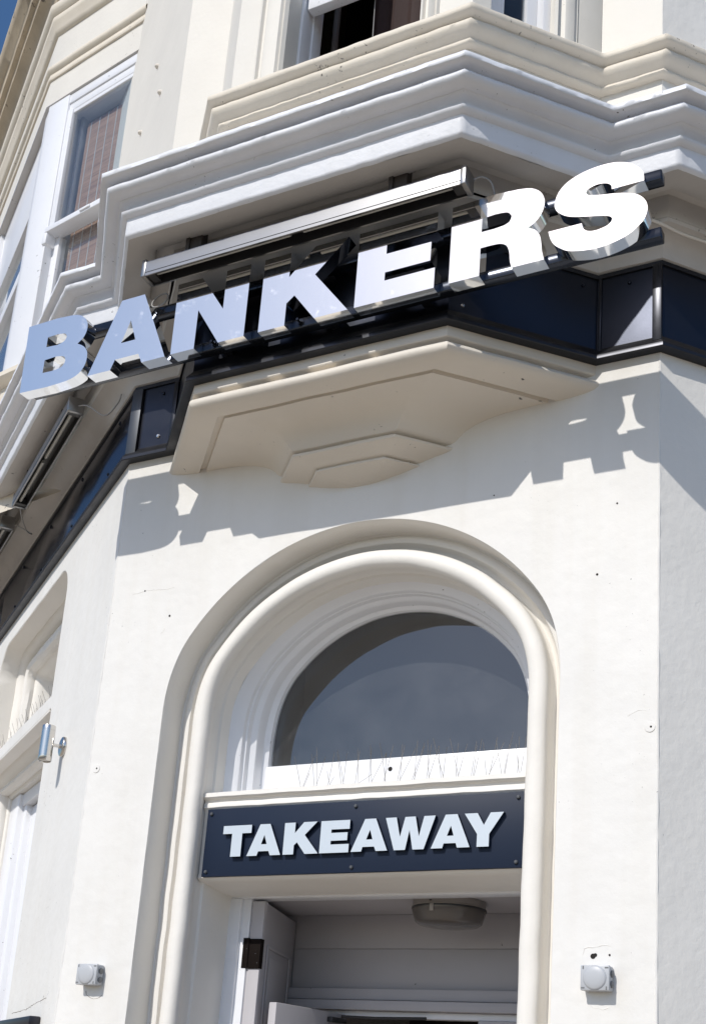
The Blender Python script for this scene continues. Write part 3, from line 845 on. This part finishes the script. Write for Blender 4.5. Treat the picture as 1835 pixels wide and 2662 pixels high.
# boards on the lobby back wall, with a thin joint line
for u0, u1, z0, z1 in ((-0.74, 0.9, 2.165, 2.3435), (-0.74, 0.9, 2.3455, 2.499)):
    box('board', FW, u0, u1, -0.999, -0.992, z0, z1, M_room, bld, 0.001)
box('beam', FW, -0.74, 0.9, -1.0, -0.955, 2.112, 2.162, M_room, bld, 0.004)
box('beam', FW, -0.745, 0.9, -1.0, -0.925, 2.065, 2.108, M_room, bld, 0.004)
box('inner_door_frame', FW, -0.6, 0.9, -1.03, -0.97, 2.035, 2.064, M_wood, bld, 0.003)
box('inner_door_frame', FW, 0.22, 0.9, -1.03, -0.96, 0.0, 2.034, M_room, bld, 0.003)
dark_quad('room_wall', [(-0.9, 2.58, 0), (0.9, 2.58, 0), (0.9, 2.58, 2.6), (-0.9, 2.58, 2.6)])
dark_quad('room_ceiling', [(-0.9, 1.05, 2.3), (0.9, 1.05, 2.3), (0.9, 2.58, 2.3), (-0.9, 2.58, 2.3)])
# inner door standing open, with closer
I0 = Vector((-0.47, 0.42, 0)) ; I1 = Vector((-0.49, 0.95, 0))
ID = Frame((-0.475, 0.45, 0), (0.06, 0.51, 0), (0.51, -0.06, 0))
idoor = bpy.data.objects.new('inner_door', None); COL.objects.link(idoor); idoor.parent = bld; idoor['label'] = 'white inner door standing open at the bottom of the doorway'
bm = bmesh.new(); add_box(bm, ID, 0, 0.50, -0.04, 0, 0.02, 2.045, 0.004)
add_box(bm, ID, 0.08, 0.42, 0.0, 0.004, 1.2, 1.95, 0.002)
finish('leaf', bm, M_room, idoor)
bm = bmesh.new(); add_box(bm, ID, 0.36, 0.47, 0.001, 0.03, 2.0, 2.022, 0.003)
add_tube(bm, [ID.p(0.44, 0.02, 2.03), ID.p(0.5, 0.16, 2.03), ID.p(0.54, 0.4, 2.035)], 0.007, 8)
finish('door_closer', bm, M_darkplastic, idoor)

# ------------------------------------------------------------------ side window and doorway on the left wall
win = window_part('recessed window in the side wall with white frame')
bm = bmesh.new()
fr = [(u, z) for u, z in rrect_path(-2.53, -1.19, 3.585, 4.165, 0.03, 3)]
inn = [(-2.44, 3.70), (-2.44, 4.08), (-1.28, 4.08), (-1.28, 3.70)]
poly_face(bm, LW, [fr, inn[::-1]], -0.33)
add_box(bm, LW, -2.53, -1.19, -0.36, -0.30, 3.583, 3.70, 0.006)
finish('frame', bm, M_wood, win)
wbox('pane', LW, -2.45, -1.27, -0.36, -0.355, 3.69, 4.09, M_glass, 0)
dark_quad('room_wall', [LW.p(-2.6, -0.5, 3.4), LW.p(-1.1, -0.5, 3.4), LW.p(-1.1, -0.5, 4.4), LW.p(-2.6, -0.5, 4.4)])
sd = bpy.data.objects.new('side_door', None); COL.objects.link(sd); sd.parent = bld; sd['label'] = 'white painted boarded door in the side wall'
bm = bmesh.new()
add_box(bm, LW, -2.73, -2.50, -0.34, -0.20, 0, 3.39, 0.01)
add_box(bm, LW, -2.50, -2.42, -0.34, -0.235, 0, 3.39, 0.01)
add_box(bm, LW, -1.17, -1.07, -0.34, -0.20, 0, 3.39, 0.01)
add_box(bm, LW, -2.5, -1.1, -0.34, -0.22, 3.31, 3.39, 0.01)
finish('frame', bm, M_wood, sd)
bm = bmesh.new()
for k in range(9): add_box(bm, LW, -2.42 + k * 0.141, -2.42 + k * 0.141 + 0.137, -0.33, -0.27, 0, 3.3, 0.005)
finish('board', bm, M_wood, sd)
bm = bmesh.new()
add_box(bm, LW, -1.30, -1.282, -0.22, -0.185, 2.78, 3.02, 0.004); add_box(bm, LW, -1.282, -1.2, -0.22, -0.20, 2.84, 2.86, 0.003); add_box(bm, LW, -1.282, -1.2, -0.22, -0.20, 2.95, 2.97, 0.003)
finish('handle', bm, M_wood, sd)
mb = thing('wall_board', 'black painted board on the side wall at the bottom left corner', 'board', LW.p(-0.7, 0.03, 1.5))
bm = bmesh.new(); add_box(bm, LW, -1.30, -0.30, 0.001, 0.03, 1.2, 1.90, 0.004)
finish('panel', bm, M_blackwood, mb)
bm = bmesh.new(); add_box(bm, LW, -1.33, -0.235, 0.001, 0.05, 1.895, 1.932, 0.006); add_box(bm, LW, -0.30, -0.24, 0.001, 0.045, 1.2, 1.894, 0.006)
finish('frame', bm, M_blackwood, mb)

# ------------------------------------------------------------------ black fascia panels
fas = thing('shop_fascia', 'black metal fascia band of panels and trims wrapped round the bay', 'fascia', (0, -0.4, 4.47))
names = ('fascia_panel',)
PROFP = [(0.002, 4.475), (0.014, 4.475), (0.014, 4.862), (0.002, 4.862)]
for i in range(7):
    Mx = M_panel if i in (0,) else M_black
    if i == 0:   # long side run in sheets
        for a, b in ((0.03, 2.93), (2.935, 5.9), (5.905, FAR)):
            box('fascia_panel', LW, -b, -a, 0.002, 0.014, 4.475, 4.862, M_panel, fas, 0.001)
    else:
        finish('fascia_panel', sweep_seg(fasc_plan, PROFP, i, 0.2), Mx, fas)
TR = [(0.0, 4.468), (0.040, 4.468), (0.043, 4.471), (0.043, 4.486), (0.041, 4.49), (0.015, 4.527), (0.0145, 4.53)]
for i in range(7): finish('bottom_trim', sweep_seg(fasc_plan, TR, i, 0.3), M_trim, fas, angle=30)
for i in range(7): finish('top_trim', sweep_seg(fasc_plan, [(0.0, 4.863), (0.022, 4.863), (0.022, 4.845), (0.0145, 4.845)], i, 0.3), M_trim, fas, angle=30)
# vertical trims at the corners
bm = bmesh.new(); add_box(bm, FW, -1.272, -1.215, 0.015, 0.03, 4.505, 4.845, 0.002); finish('side_trim', bm, M_trim_lit, fas)
bm = bmesh.new(); add_box(bm, FW, -1.035, -1.012, 0.015, 0.024, 4.505, 4.845, 0.002); finish('side_trim', bm, M_trim, fas)
bm = bmesh.new(); add_box(bm, FW, 1.018, 1.030, 0.015, 0.022, 4.505, 4.845, 0.002); finish('side_trim', bm, M_trim, fas)
bm = bmesh.new(); add_box(bm, FW, 1.236, 1.272, 0.015, 0.032, 4.505, 4.845, 0.002); finish('side_trim', bm, M_trim, fas)
def screw(p, n, par, r=0.008, M=M_rail):
    return lathe('screw', p, n, [(r, 0), (r, 0.004), (r * 0.7, 0.008), (0, 0.009)], M, par, 10)
for s in (0.35, 1.05, 1.75, 2.45):
    screw(LW.p(-s, 0.0135, 4.565), LW.n, fas); screw(LW.p(-s + 0.1, 0.0135, 4.80), LW.n, fas, 0.011)
screw(FW.p(-1.10, 0.0135, 4.575), FW.n, fas, 0.010, M_matsteel)
screw(FW.p(-1.10, 0.0135, 4.80), FW.n, fas, 0.008)
screw(FW.p(1.02 + 0.12, 0.0135, 4.80), FW.n, fas, 0.008)
fr_ = Frame((0.575, -0.45, 0), (0.43, 0.45, 0), (0.45, -0.43, 0))
screw(fr_.p(0.05, 0.0135, 4.56), fr_.n, fas, 0.008, M_matsteel)
screw(fr_.p(0.55, 0.0135, 4.80), fr_.n, fas, 0.007)
FC = Frame((0, -0.45, 0), (1, 0, 0), (0, -1, 0))

# ------------------------------------------------------------------ BANKERS letters
def refine(loop, snap=None, n=4, ang=44):
    L = [Vector(p) for p in loop]; N = len(L); corner = []
    for i in range(N):
        a = (L[i] - L[i - 1]).normalized(); b = (L[(i + 1) % N] - L[i]).normalized()
        corner.append(abs(a.angle(b)) > math.radians(ang))
    if snap:
        for i in range(N):
            if corner[i]:
                for z in snap:
                    if abs(L[i].y - z) < 0.009: L[i].y = z
    out = []
    tang = []
    for i in range(N):
        p, q, r_ = L[i - 1], L[i], L[(i + 1) % N]
        d0 = (q - p).length; d1 = (r_ - q).length
        tang.append(((q - p) / d0 * d1 + (r_ - q) / d1 * d0) / (d0 + d1))
    for i in range(N):
        j = (i + 1) % N
        out.append(tuple(L[i]))
        if corner[i] and corner[j]: continue
        d = (L[j] - L[i]).length
        t0 = (L[j] - L[i]) / d if corner[i] else tang[i]
        t1 = (L[j] - L[i]) / d if corner[j] else tang[j]
        if d < 0.004: continue
        for k in range(1, n):
            t = k / n
            h = (2 * t**3 - 3 * t**2 + 1) * L[i] + (t**3 - 2 * t**2 + t) * d * t0 + (-2 * t**3 + 3 * t**2) * L[j] + (t**3 - t**2) * d * t1
            out.append(tuple(h))
    return out

LETTERS = {
'B': [[(-1.412, 4.865), (-1.173, 4.863), (-1.133, 4.856), (-1.096, 4.834), (-1.073, 4.801), (-1.07, 4.765), (-1.084, 4.731), (-1.113, 4.708), (-1.077, 4.687), (-1.052, 4.656), (-1.047, 4.623), (-1.056, 4.583), (-1.081, 4.554), (-1.122, 4.537), (-1.165, 4.531), (-1.405, 4.530)],
      [(-1.290, 4.782), (-1.207, 4.781), (-1.189, 4.775), (-1.180, 4.760), (-1.187, 4.744), (-1.202, 4.735), (-1.290, 4.733)],
      [(-1.288, 4.667), (-1.195, 4.666), (-1.177, 4.658), (-1.168, 4.642), (-1.171, 4.625), (-1.186, 4.610), (-1.212, 4.604), (-1.288, 4.604)]],
'A': [[(-0.896, 4.865), (-0.776, 4.865), (-0.628, 4.530), (-0.746, 4.530), (-0.768, 4.576), (-0.890, 4.576), (-0.909, 4.530), (-1.029, 4.530)], [(-0.833, 4.753), (-0.795, 4.651), (-0.869, 4.651)]],
'N': [[(-0.602, 4.865), (-0.482, 4.865), (-0.361, 4.687), (-0.361, 4.865), (-0.245, 4.865), (-0.245, 4.532), (-0.367, 4.532), (-0.484, 4.712), (-0.484, 4.532), (-0.600, 4.532)]],
'K': [[(-0.178, 4.865), (-0.056, 4.865), (-0.056, 4.752), (0.055, 4.864), (0.204, 4.864), (0.063, 4.732), (0.223, 4.532), (0.076, 4.532), (-0.023, 4.660), (-0.057, 4.632), (-0.057, 4.532), (-0.178, 4.532)]],
'E': [[(0.251, 4.862), (0.583, 4.862), (0.583, 4.778), (0.374, 4.778), (0.374, 4.737), (0.562, 4.737), (0.562, 4.655), (0.374, 4.655), (0.374, 4.619), (0.583, 4.619), (0.583, 4.532), (0.251, 4.532)]],
'R': [[(0.642, 4.862), (0.900, 4.862), (0.954, 4.850), (0.987, 4.825), (1.004, 4.788), (1.003, 4.753), (0.989, 4.720), (0.969, 4.698), (0.945, 4.684), (0.972, 4.668), (0.989, 4.643), (0.997, 4.610), (1.001, 4.572), (1.010, 4.533), (0.888, 4.533), (0.881, 4.560), (0.875, 4.608), (0.865, 4.632), (0.844, 4.646), (0.814, 4.650), (0.763, 4.650), (0.763, 4.533), (0.642, 4.533)],
      [(0.764, 4.777), (0.839, 4.779), (0.867, 4.772), (0.880, 4.754), (0.874, 4.734), (0.857, 4.724), (0.831, 4.720), (0.764, 4.719)]],
'S': [[(1.367, 4.752), (1.252, 4.752), (1.251, 4.766), (1.241, 4.778), (1.225, 4.785), (1.201, 4.788), (1.175, 4.783), (1.162, 4.775), (1.159, 4.766), (1.165, 4.756), (1.186, 4.748), (1.212, 4.741), (1.249, 4.734), (1.291, 4.724), (1.317, 4.715), (1.343, 4.702), (1.363, 4.683), (1.375, 4.662), (1.38, 4.64), (1.377, 4.615), (1.367, 4.591), (1.348, 4.571), (1.323, 4.552), (1.287, 4.537), (1.249, 4.528), (1.21, 4.524), (1.17, 4.526), (1.131, 4.533), (1.097, 4.543), (1.07, 4.561), (1.047, 4.582), (1.033, 4.607), (1.026, 4.63), (1.023, 4.644), (1.146, 4.643), (1.15, 4.624), (1.159, 4.611), (1.172, 4.603), (1.195, 4.599), (1.221, 4.602), (1.241, 4.608), (1.254, 4.621), (1.256, 4.63), (1.25, 4.639), (1.234, 4.647), (1.207, 4.655), (1.161, 4.666), (1.12, 4.677), (1.09, 4.689), (1.066, 4.706), (1.05, 4.725), (1.043, 4.745), (1.045, 4.767), (1.056, 4.799), (1.079, 4.826), (1.109, 4.844), (1.143, 4.856), (1.183, 4.863), (1.223, 4.865), (1.257, 4.862), (1.287, 4.854), (1.318, 4.839), (1.345, 4.815), (1.358, 4.798), (1.365, 4.779)]],
}
F0 = Frame((0, 0, 0), (1, 0, 0), (0, -1, 0))
sg = thing('letter_sign', 'polished steel capital letters reading BANKERS mounted on two black rails', 'sign', (0, -0.55, 4.53))
for ch, loops in LETTERS.items():
    extruded('letter', F0, [refine(l, n=3) for l in loops], 0.545, 0.600, M_letter, sg, M_steel, angle=35)
for z0, z1 in ((4.790, 4.832), (4.552, 4.594)):
    box('rail', F0, -1.405, 1.412, 0.497, 0.5435, z0, z1, M_rail, sg, 0.005)
for u in (-0.40, 0.1, 0.5):
    for z in (4.797, 4.56): box('spacer', F0, u - 0.02, u + 0.02, 0.466, 0.4965, z, z + 0.028, M_rail, sg, 0)
for u in (-0.425, -0.02, 0.235):
    lathe('bolt', F0.p(u, 0.543, 4.572), (0, -1, 0), [(0.017, 0), (0.017, 0.003), (0.0105, 0.003), (0.0105, 0.011), (0.0055, 0.011), (0.0055, 0.028), (0, 0.028)], M_rail, sg, 12)

# ------------------------------------------------------------------ TAKEAWAY board
TK = [
[[(-0.610, 2.731), (-0.471, 2.731), (-0.471, 2.697), (-0.515, 2.697), (-0.515, 2.600), (-0.565, 2.600), (-0.565, 2.697), (-0.610, 2.697)]],
[[(-0.430, 2.731), (-0.382, 2.731), (-0.323, 2.600), (-0.372, 2.600), (-0.381, 2.618), (-0.430, 2.618), (-0.436, 2.600), (-0.485, 2.600)], [(-0.406, 2.686), (-0.392, 2.647), (-0.419, 2.647)]],
[[(-0.312, 2.731), (-0.262, 2.731), (-0.262, 2.687), (-0.222, 2.731), (-0.160, 2.731), (-0.215, 2.678), (-0.148, 2.600), (-0.209, 2.600), (-0.249, 2.649), (-0.262, 2.637), (-0.262, 2.600), (-0.312, 2.600)]],
[[(-0.142, 2.731), (-0.011, 2.731), (-0.011, 2.695), (-0.093, 2.695), (-0.093, 2.681), (-0.019, 2.681), (-0.019, 2.649), (-0.093, 2.649), (-0.093, 2.634), (-0.010, 2.634), (-0.010, 2.600), (-0.142, 2.600)]],
[[(0.056, 2.731), (0.104, 2.731), (0.161, 2.601), (0.111, 2.601), (0.103, 2.619), (0.052, 2.619), (0.047, 2.601), (0.0, 2.601)], [(0.081, 2.687), (0.094, 2.648), (0.066, 2.648)]],
[[(0.147, 2.731), (0.194, 2.731), (0.213, 2.653), (0.232, 2.731), (0.276, 2.731), (0.294, 2.652), (0.313, 2.731), (0.361, 2.731), (0.317, 2.601), (0.270, 2.601), (0.253, 2.679), (0.238, 2.601), (0.190, 2.601)]],
[[(0.403, 2.732), (0.452, 2.732), (0.508, 2.602), (0.456, 2.602), (0.450, 2.620), (0.400, 2.620), (0.395, 2.602), (0.347, 2.602)], [(0.427, 2.688), (0.440, 2.649), (0.412, 2.649)]],
[[(0.482, 2.732), (0.535, 2.732), (0.562, 2.685), (0.588, 2.732), (0.641, 2.732), (0.585, 2.650), (0.585, 2.602), (0.536, 2.602), (0.536, 2.651)]]]
tb = thing('takeaway_sign', 'dark blue-black signboard with pale raised letters reading TAKEAWAY over the doorway', 'sign', (0, 0.15, 2.66))
box('board', F0, -0.712, 0.716, -0.168, -0.153, 2.523, 2.812, M_board, tb, 0.0015)
for l in TK:
    extruded('letter', F0, l, -0.152, -0.134, M_signletter, tb, M_board)
for u in (-0.69, 0.0, 0.69):
    for z in (2.543, 2.790):
        lathe('screw', F0.p(u, -0.1525, z), (0, -1, 0), [(0.0078, 0), (0.0078, 0.005), (0.005, 0.0085), (0, 0.009)], M_boltgrey, tb, 12)

# ------------------------------------------------------------------ strip lights
def strip_light(F, u0, u1, d0, d1, z0, z1, label, brk, zs, base):
    t = thing('strip_light', label, 'light', base, 'strip lights over the fascia')
    # housing: aluminium trough, open below
    bm = bmesh.new()
    prof = [(d1, z0), (d1, z1 - 0.012), (d1 - 0.014, z1), (d0 + 0.006, z1), (d0, z1 - 0.006), (d0, z0), (d0 + 0.006, z0), (d0 + 0.006, z1 - 0.014), (d1 - 0.006, z1 - 0.022), (d1 - 0.006, z0)]
    A = [bm.verts.new(F.p(u0 + 0.022, d, z)) for d, z in prof]; B = [bm.verts.new(F.p(u1 - 0.022, d, z)) for d, z in prof]
    n = len(prof)
    for i in range(n): bm.faces.new((A[i], A[(i + 1) % n], B[(i + 1) % n], B[i]))
    bm.faces.new(A); bm.faces.new(B[::-1])
    finish('housing', bm, M_alu, t, angle=25)
    bm = bmesh.new()
    add_box(bm, F, u0 + 0.02, u1 - 0.02, d1 + 0.0002, d1 + 0.0012, z0 + 0.014, z0 + 0.016)
    finish('seam', bm, M_darkplastic, t)
    for a, b in ((u0, u0 + 0.021), (u1 - 0.021, u1)):
        box('end_cap', F, a, b, d0 - 0.001, d1 + 0.002, z0 - 0.001, z1 + 0.001, M_alu if a == u0 else M_alu, t, 0.003)
    bm = bmesh.new(); add_box(bm, F, u0 + 0.024, u1 - 0.024, d0 + 0.008, d1 - 0.008, z1 - 0.03, z1 - 0.024)
    add_box(bm, F, u0 + 0.024, u1 - 0.024, d0 + 0.0065, d0 + 0.009, z0 - 0.0005, z1 - 0.03); add_box(bm, F, u0 + 0.024, u1 - 0.024, d1 - 0.009, d1 - 0.0065, z0 - 0.0005, z1 - 0.03)
    add_box(bm, F, u0 + 0.024, u0 + 0.06, d0 + 0.008, d1 - 0.008, z0 + 0.006, z1 - 0.024); add_box(bm, F, u1 - 0.06, u1 - 0.024, d0 + 0.008, d1 - 0.008, z0 + 0.006, z1 - 0.024)
    finish('reflector', bm, M_darkplastic, t)
    mid = (u0 + u1) / 2
    bm = bmesh.new()
    dd = (d0 + d1) / 2 + 0.005
    add_tube(bm, [F.p(u0 + 0.06, dd, z0 + 0.026), F.p(mid - 0.03, dd, z0 + 0.026)], 0.010, 10); add_tube(bm, [F.p(mid + 0.03, dd, z0 + 0.026), F.p(u1 - 0.06, dd, z0 + 0.026)], 0.010, 10)
    finish('tube', bm, M_tube, t)
    for u in brk:
        bm = bmesh.new(); add_box(bm, F, u - 0.028, u + 0.028, d0 + 0.012, d0 + 0.052, z1 - 0.004, zs, 0.002)
        add_box(bm, F, u - 0.045, u - 0.0285, d0 + 0.0, d0 + 0.06, z1, zs, 0.001)
        finish('bracket', bm, M_rust, t)
    return t
strip_light(F0, -0.722, 0.737, 0.628, 0.702, 4.866, 4.945, 'long grey aluminium strip light above the middle of the BANKERS letters', (-0.475, 0.455), 5.06, (0, -0.66, 4.866))
strip_light(LW, -1.66, -0.385, 0.170, 0.248, 4.866, 4.945, 'grey aluminium strip light on the side wall below the end of the letter B', (-1.40, -0.62), 5.06, LW.p(-1.0, 0.2, 4.866))
strip_light(LW, -3.4, -1.97, 0.170, 0.248, 4.866, 4.945, 'grey strip light end cut off at the left edge of the picture', (-3.1, -2.25), 5.06, LW.p(-2.7, 0.2, 4.866))

# cables
cb = tube('light_cable', [Vector((-0.712, -0.575, 4.868)) + Vector((0.039 * math.cos(a), 0.013 * math.sin(a), -0.034 + 0.040 * math.sin(a))) for a in [math.pi / 2 + 2 * math.pi * k / 22 for k in range(22)]], 0.0035, M_cable, None, 8, closed=True)
def tag(o, label, cat, group=None):
    o['label'] = label; o['category'] = cat; o['kind'] = 'thing'
    if group: o['group'] = group
    return o
tag(cb, 'grey cable looped into a ring under the left end of the long strip light', 'cable')
c2 = tube('light_cable', [(0.725, -0.63, 4.93), (0.76, -0.62, 4.945), (0.79, -0.60, 4.93), (0.795, -0.57, 4.89), (0.78, -0.53, 4.88), (0.74, -0.48, 4.90)], 0.004, M_cable, None, 8)
tag(c2, 'short curved cable at the right end of the long strip light', 'cable')
c3 = tube('light_cable', [LW.p(-1.67, 0.20, 4.88), LW.p(-1.73, 0.17, 4.84), LW.p(-1.80, 0.12, 4.80), LW.p(-1.88, 0.08, 4.83), LW.p(-1.97, 0.17, 4.90)], 0.004, M_cable, None, 8)
tag(c3, 'thin hanging cable between the two strip lights on the side wall', 'cable')
c4 = tube('light_cable', [LW.p(-0.38, 0.20, 4.90), LW.p(-0.30, 0.17, 4.87), LW.p(-0.22, 0.10, 4.80), LW.p(-0.16, 0.06, 4.85), LW.p(-0.15, 0.05, 4.90)], 0.0035, M_cable, None, 8)
tag(c4, 'thin dark cable drooping beside the strip light under the letter B', 'cable')
c5 = tube('light_cable', [(1.18, -0.20, 4.985), (1.24, -0.17, 4.96), (1.30, -0.12, 4.945), (1.36, -0.04, 4.94), (1.5, 0.12, 4.94), (1.8, 0.5, 4.94)], 0.006, M_mould, None, 8)
tag(c5, 'cream painted cable clipped under the cornice beside the letter S', 'cable')

# ------------------------------------------------------------------ junction boxes
def junction_box(x0, x1, z0, z1, label):
    t = thing('junction_box', label, 'junction box', ((x0 + x1) / 2, 0, z0), 'grey junction boxes beside the doorway')
    box('body', F0, x0 + 0.001, x1 - 0.001, 0.001, 0.036, z0 + 0.001, z1 - 0.001, M_boxgrey, t, 0.006)
    bm = bmesh.new(); add_box(bm, F0, x0, x1, 0.0365, 0.050, z0, z1, 0.005)
    finish('lid', bm, M_boxgrey, t)
    cx, cz = (x0 + x1) / 2, (z0 + z1) / 2
    lid = t
    lathe('dome', F0.p(cx, 0.0495, cz), (0, -1, 0), [(0.041, 0), (0.0405, 0.0015), (0.034, 0.0045), (0.02, 0.0068), (0, 0.0075)], M_boxgrey, t, 32, angle=60)
    for sx in (-1, 1):
        for sz in (-1, 1):
            box('lid_screw', F0, cx + sx * ((x1 - x0) / 2 - 0.010) - (0.006 if sx * sz > 0 else 0.002), cx + sx * ((x1 - x0) / 2 - 0.010) + (0.006 if sx * sz > 0 else 0.002),
                0.0503, 0.0512, cz + sz * ((z1 - z0) / 2 - 0.009) - (0.002 if sx * sz > 0 else 0.005), cz + sz * ((z1 - z0) / 2 - 0.009) + (0.002 if sx * sz > 0 else 0.005), M_grommet, t, 0)
    for dz in (-0.019, 0.016):
        lathe('grommet', (x1 - 0.003, -0.021, cz + dz), (1, 0, 0), [(0.0125, 0), (0.0125, 0.005), (0.010, 0.0065), (0.006, 0.0075), (0, 0.0075)], M_grommet, t, 16)
junction_box(1.014, 1.115, 2.058, 2.143, 'grey plastic junction box with domed lid right of the doorway')
junction_box(-1.134, -1.030, 2.050, 2.135, 'grey plastic junction box with domed lid left of the doorway')

# ------------------------------------------------------------------ wall lamp
wl_ = thing('wall_lamp', 'brushed steel cylinder spotlight on a round plate on the side wall', 'lamp', LW.p(-0.531, 0, 3.204))
lathe('back_plate', LW.p(-0.531, 0.001, 3.204), LW.n, [(0.049, 0), (0.049, 0.010), (0.046, 0.015), (0.036, 0.019), (0, 0.020)], M_matsteel, wl_, 40)
lathe('arm', LW.p(-0.531, 0.018, 3.204), LW.n, [(0.013, 0), (0.013, 0.004), (0.009, 0.006), (0.009, 0.04)], M_matsteel, wl_, 16)
lathe('body', LW.p(-0.531, 0.083, 3.118), (0, 0, 1), [(0.026, 0.004), (0.029, 0), (0.0312, 0.002), (0.0312, 0.026), (0.0305, 0.0265), (0.0305, 0.028), (0.0312, 0.0285), (0.0312, 0.150), (0.0305, 0.1505), (0.0305, 0.152), (0.0312, 0.1525), (0.0312, 0.172), (0.030, 0.175), (0, 0.175)], M_matsteel, wl_, 40, angle=50)
lathe('lens', LW.p(-0.531, 0.083, 3.118), (0, 0, 1), [(0, 0.006), (0.0262, 0.006)], M_spikebase, wl_, 24)

# ------------------------------------------------------------------ bulkhead light in the lobby
cl = thing('ceiling_light', 'round smoked bulkhead light on the lobby ceiling inside the doorway', 'light', (0.182, 0.69, 2.5))
lathe('base', (0.182, 0.69, 2.499), (0, 0, -1), [(0.152, 0), (0.153, 0.003), (0.153, 0.026), (0.157, 0.029), (0.157, 0.034), (0.150, 0.035)], M_lightbase, cl, 56)
lathe('diffuser', (0.182, 0.69, 2.4645), (0, 0, -1), [(0.155, 0), (0.156, 0.010), (0.141, 0.056), (0.127, 0.066), (0.07, 0.075), (0, 0.077)], M_lightlens, cl, 56, angle=50)
lathe('rim', (0.182, 0.69, 2.467), (0, 0, -1), [(0.1575, 0), (0.158, 0.003), (0.158, 0.006), (0.1575, 0.008)], M_darkplastic, cl, 56)
box('clip', F0, 0.165, 0.183, -0.545, -0.531, 2.436, 2.468, M_lightbase, cl, 0.002)
# maker's markings on the base: a few dark bars
for u, z, a in ((0.163, 2.487, 0.022), (0.160, 2.478, 0.012), (0.183, 2.478, 0.008)):
    box('printed_mark', F0, u, u + a, -0.5395, -0.5375, z, z + 0.005, M_hole, cl, 0)

# ------------------------------------------------------------------ bird spikes
def spikes(F, u0, u1, d, z, n, label, h=0.13, seedv=1):
    rnd = random.Random(seedv)
    t = thing('bird_spikes', label, 'bird spikes', F.p((u0 + u1) / 2, d, z))
    bm = bmesh.new(); add_box(bm, F, u0, u1, d - 0.010, d + 0.010, z, z + 0.0035, 0.001)
    finish('base_strip', bm, M_spikebase, t)
    stp = (u1 - u0) / n
    for k in range(n):
        u = u0 + stp * (k + 0.5)
        for du_, dd_ in ((-0.006, 0.0), (0.006, 0.01), (0.002, -0.012)):
            tilt = rnd.uniform(-0.02, 0.02) + (0.032 if rnd.random() < 0.4 else -0.028 if rnd.random() < 0.5 else 0)
            lean = dd_ * 4 + rnd.uniform(-0.01, 0.01)
            hh = h * (rnd.uniform(0.92, 1.05) if rnd.random() < 0.88 else 0.35)
            bm = bmesh.new()
            add_tube(bm, [F.p(u + du_, d, z + 0.002), F.p(u + du_ + tilt * 0.5, d + lean * 0.5, z + hh * 0.5), F.p(u + du_ + tilt + rnd.uniform(-.004, .004), d + lean, z + hh)], 0.0010, 3, cap=False)
            finish('spike', bm, M_wire, t, smooth=False)
    return t
spikes(F0, -0.32, 0.70, -0.20, 2.893, 16, 'row of wire bird spikes on the ledge below the fanlight', 0.15, 3)
spikes(LW, -2.55, -1.02, -0.06, 3.584, 24, 'row of wire bird spikes on the side window ledge', 0.12, 5)

# ------------------------------------------------------------------ cracks and scars in the paint
def crack(F, pts, r=0.0012, seedv=1, M=None):
    rnd = random.Random(seedv); P = []
    for (u0, z0), (u1, z1) in zip(pts, pts[1:]):
        n = max(2, int(math.hypot(u1 - u0, z1 - z0) / 0.012))
        for k in range(n): P.append(F.p(u0 + (u1 - u0) * k / n + rnd.uniform(-.002, .002), 0.0, z0 + (z1 - z0) * k / n + rnd.uniform(-.0025, .0025)))
    bm = bmesh.new(); add_tube(bm, P, [r * rnd.uniform(0.5, 1.3) for _ in P], 5)
    return finish('paint_crack', bm, M or M_crack, bld)
crack(F0, [(-1.115, 2.028), (-1.10, 2.008), (-1.07, 1.998), (-1.04, 2.005), (-1.02, 2.018)], 0.0013, 2)
crack(F0, [(1.028, 2.020), (1.05, 2.006), (1.08, 2.002), (1.11, 2.012)], 0.0012, 3, M_mould)
crack(F0, [(1.005, 2.185), (1.012, 2.205), (1.06, 2.212), (1.115, 2.214)], 0.0014, 4, M_mould)
crack(F0, [(1.15, 3.02), (1.19, 3.04), (1.235, 3.035)], 0.0012, 5, M_mould)
crack(LW, [(-0.84, 1.968), (-0.55, 1.975), (-0.40, 1.992), (-0.18, 2.01)], 0.0013, 6)
crack(FW, [(-0.96, 3.58), (-0.935, 3.60), (-0.945, 3.62)], 0.0012, 7, M_mould)
crack(FW, [(-1.14, 3.79), (-1.06, 3.80), (-0.95, 3.79), (-0.90, 3.80)], 0.0010, 8, M_mould)
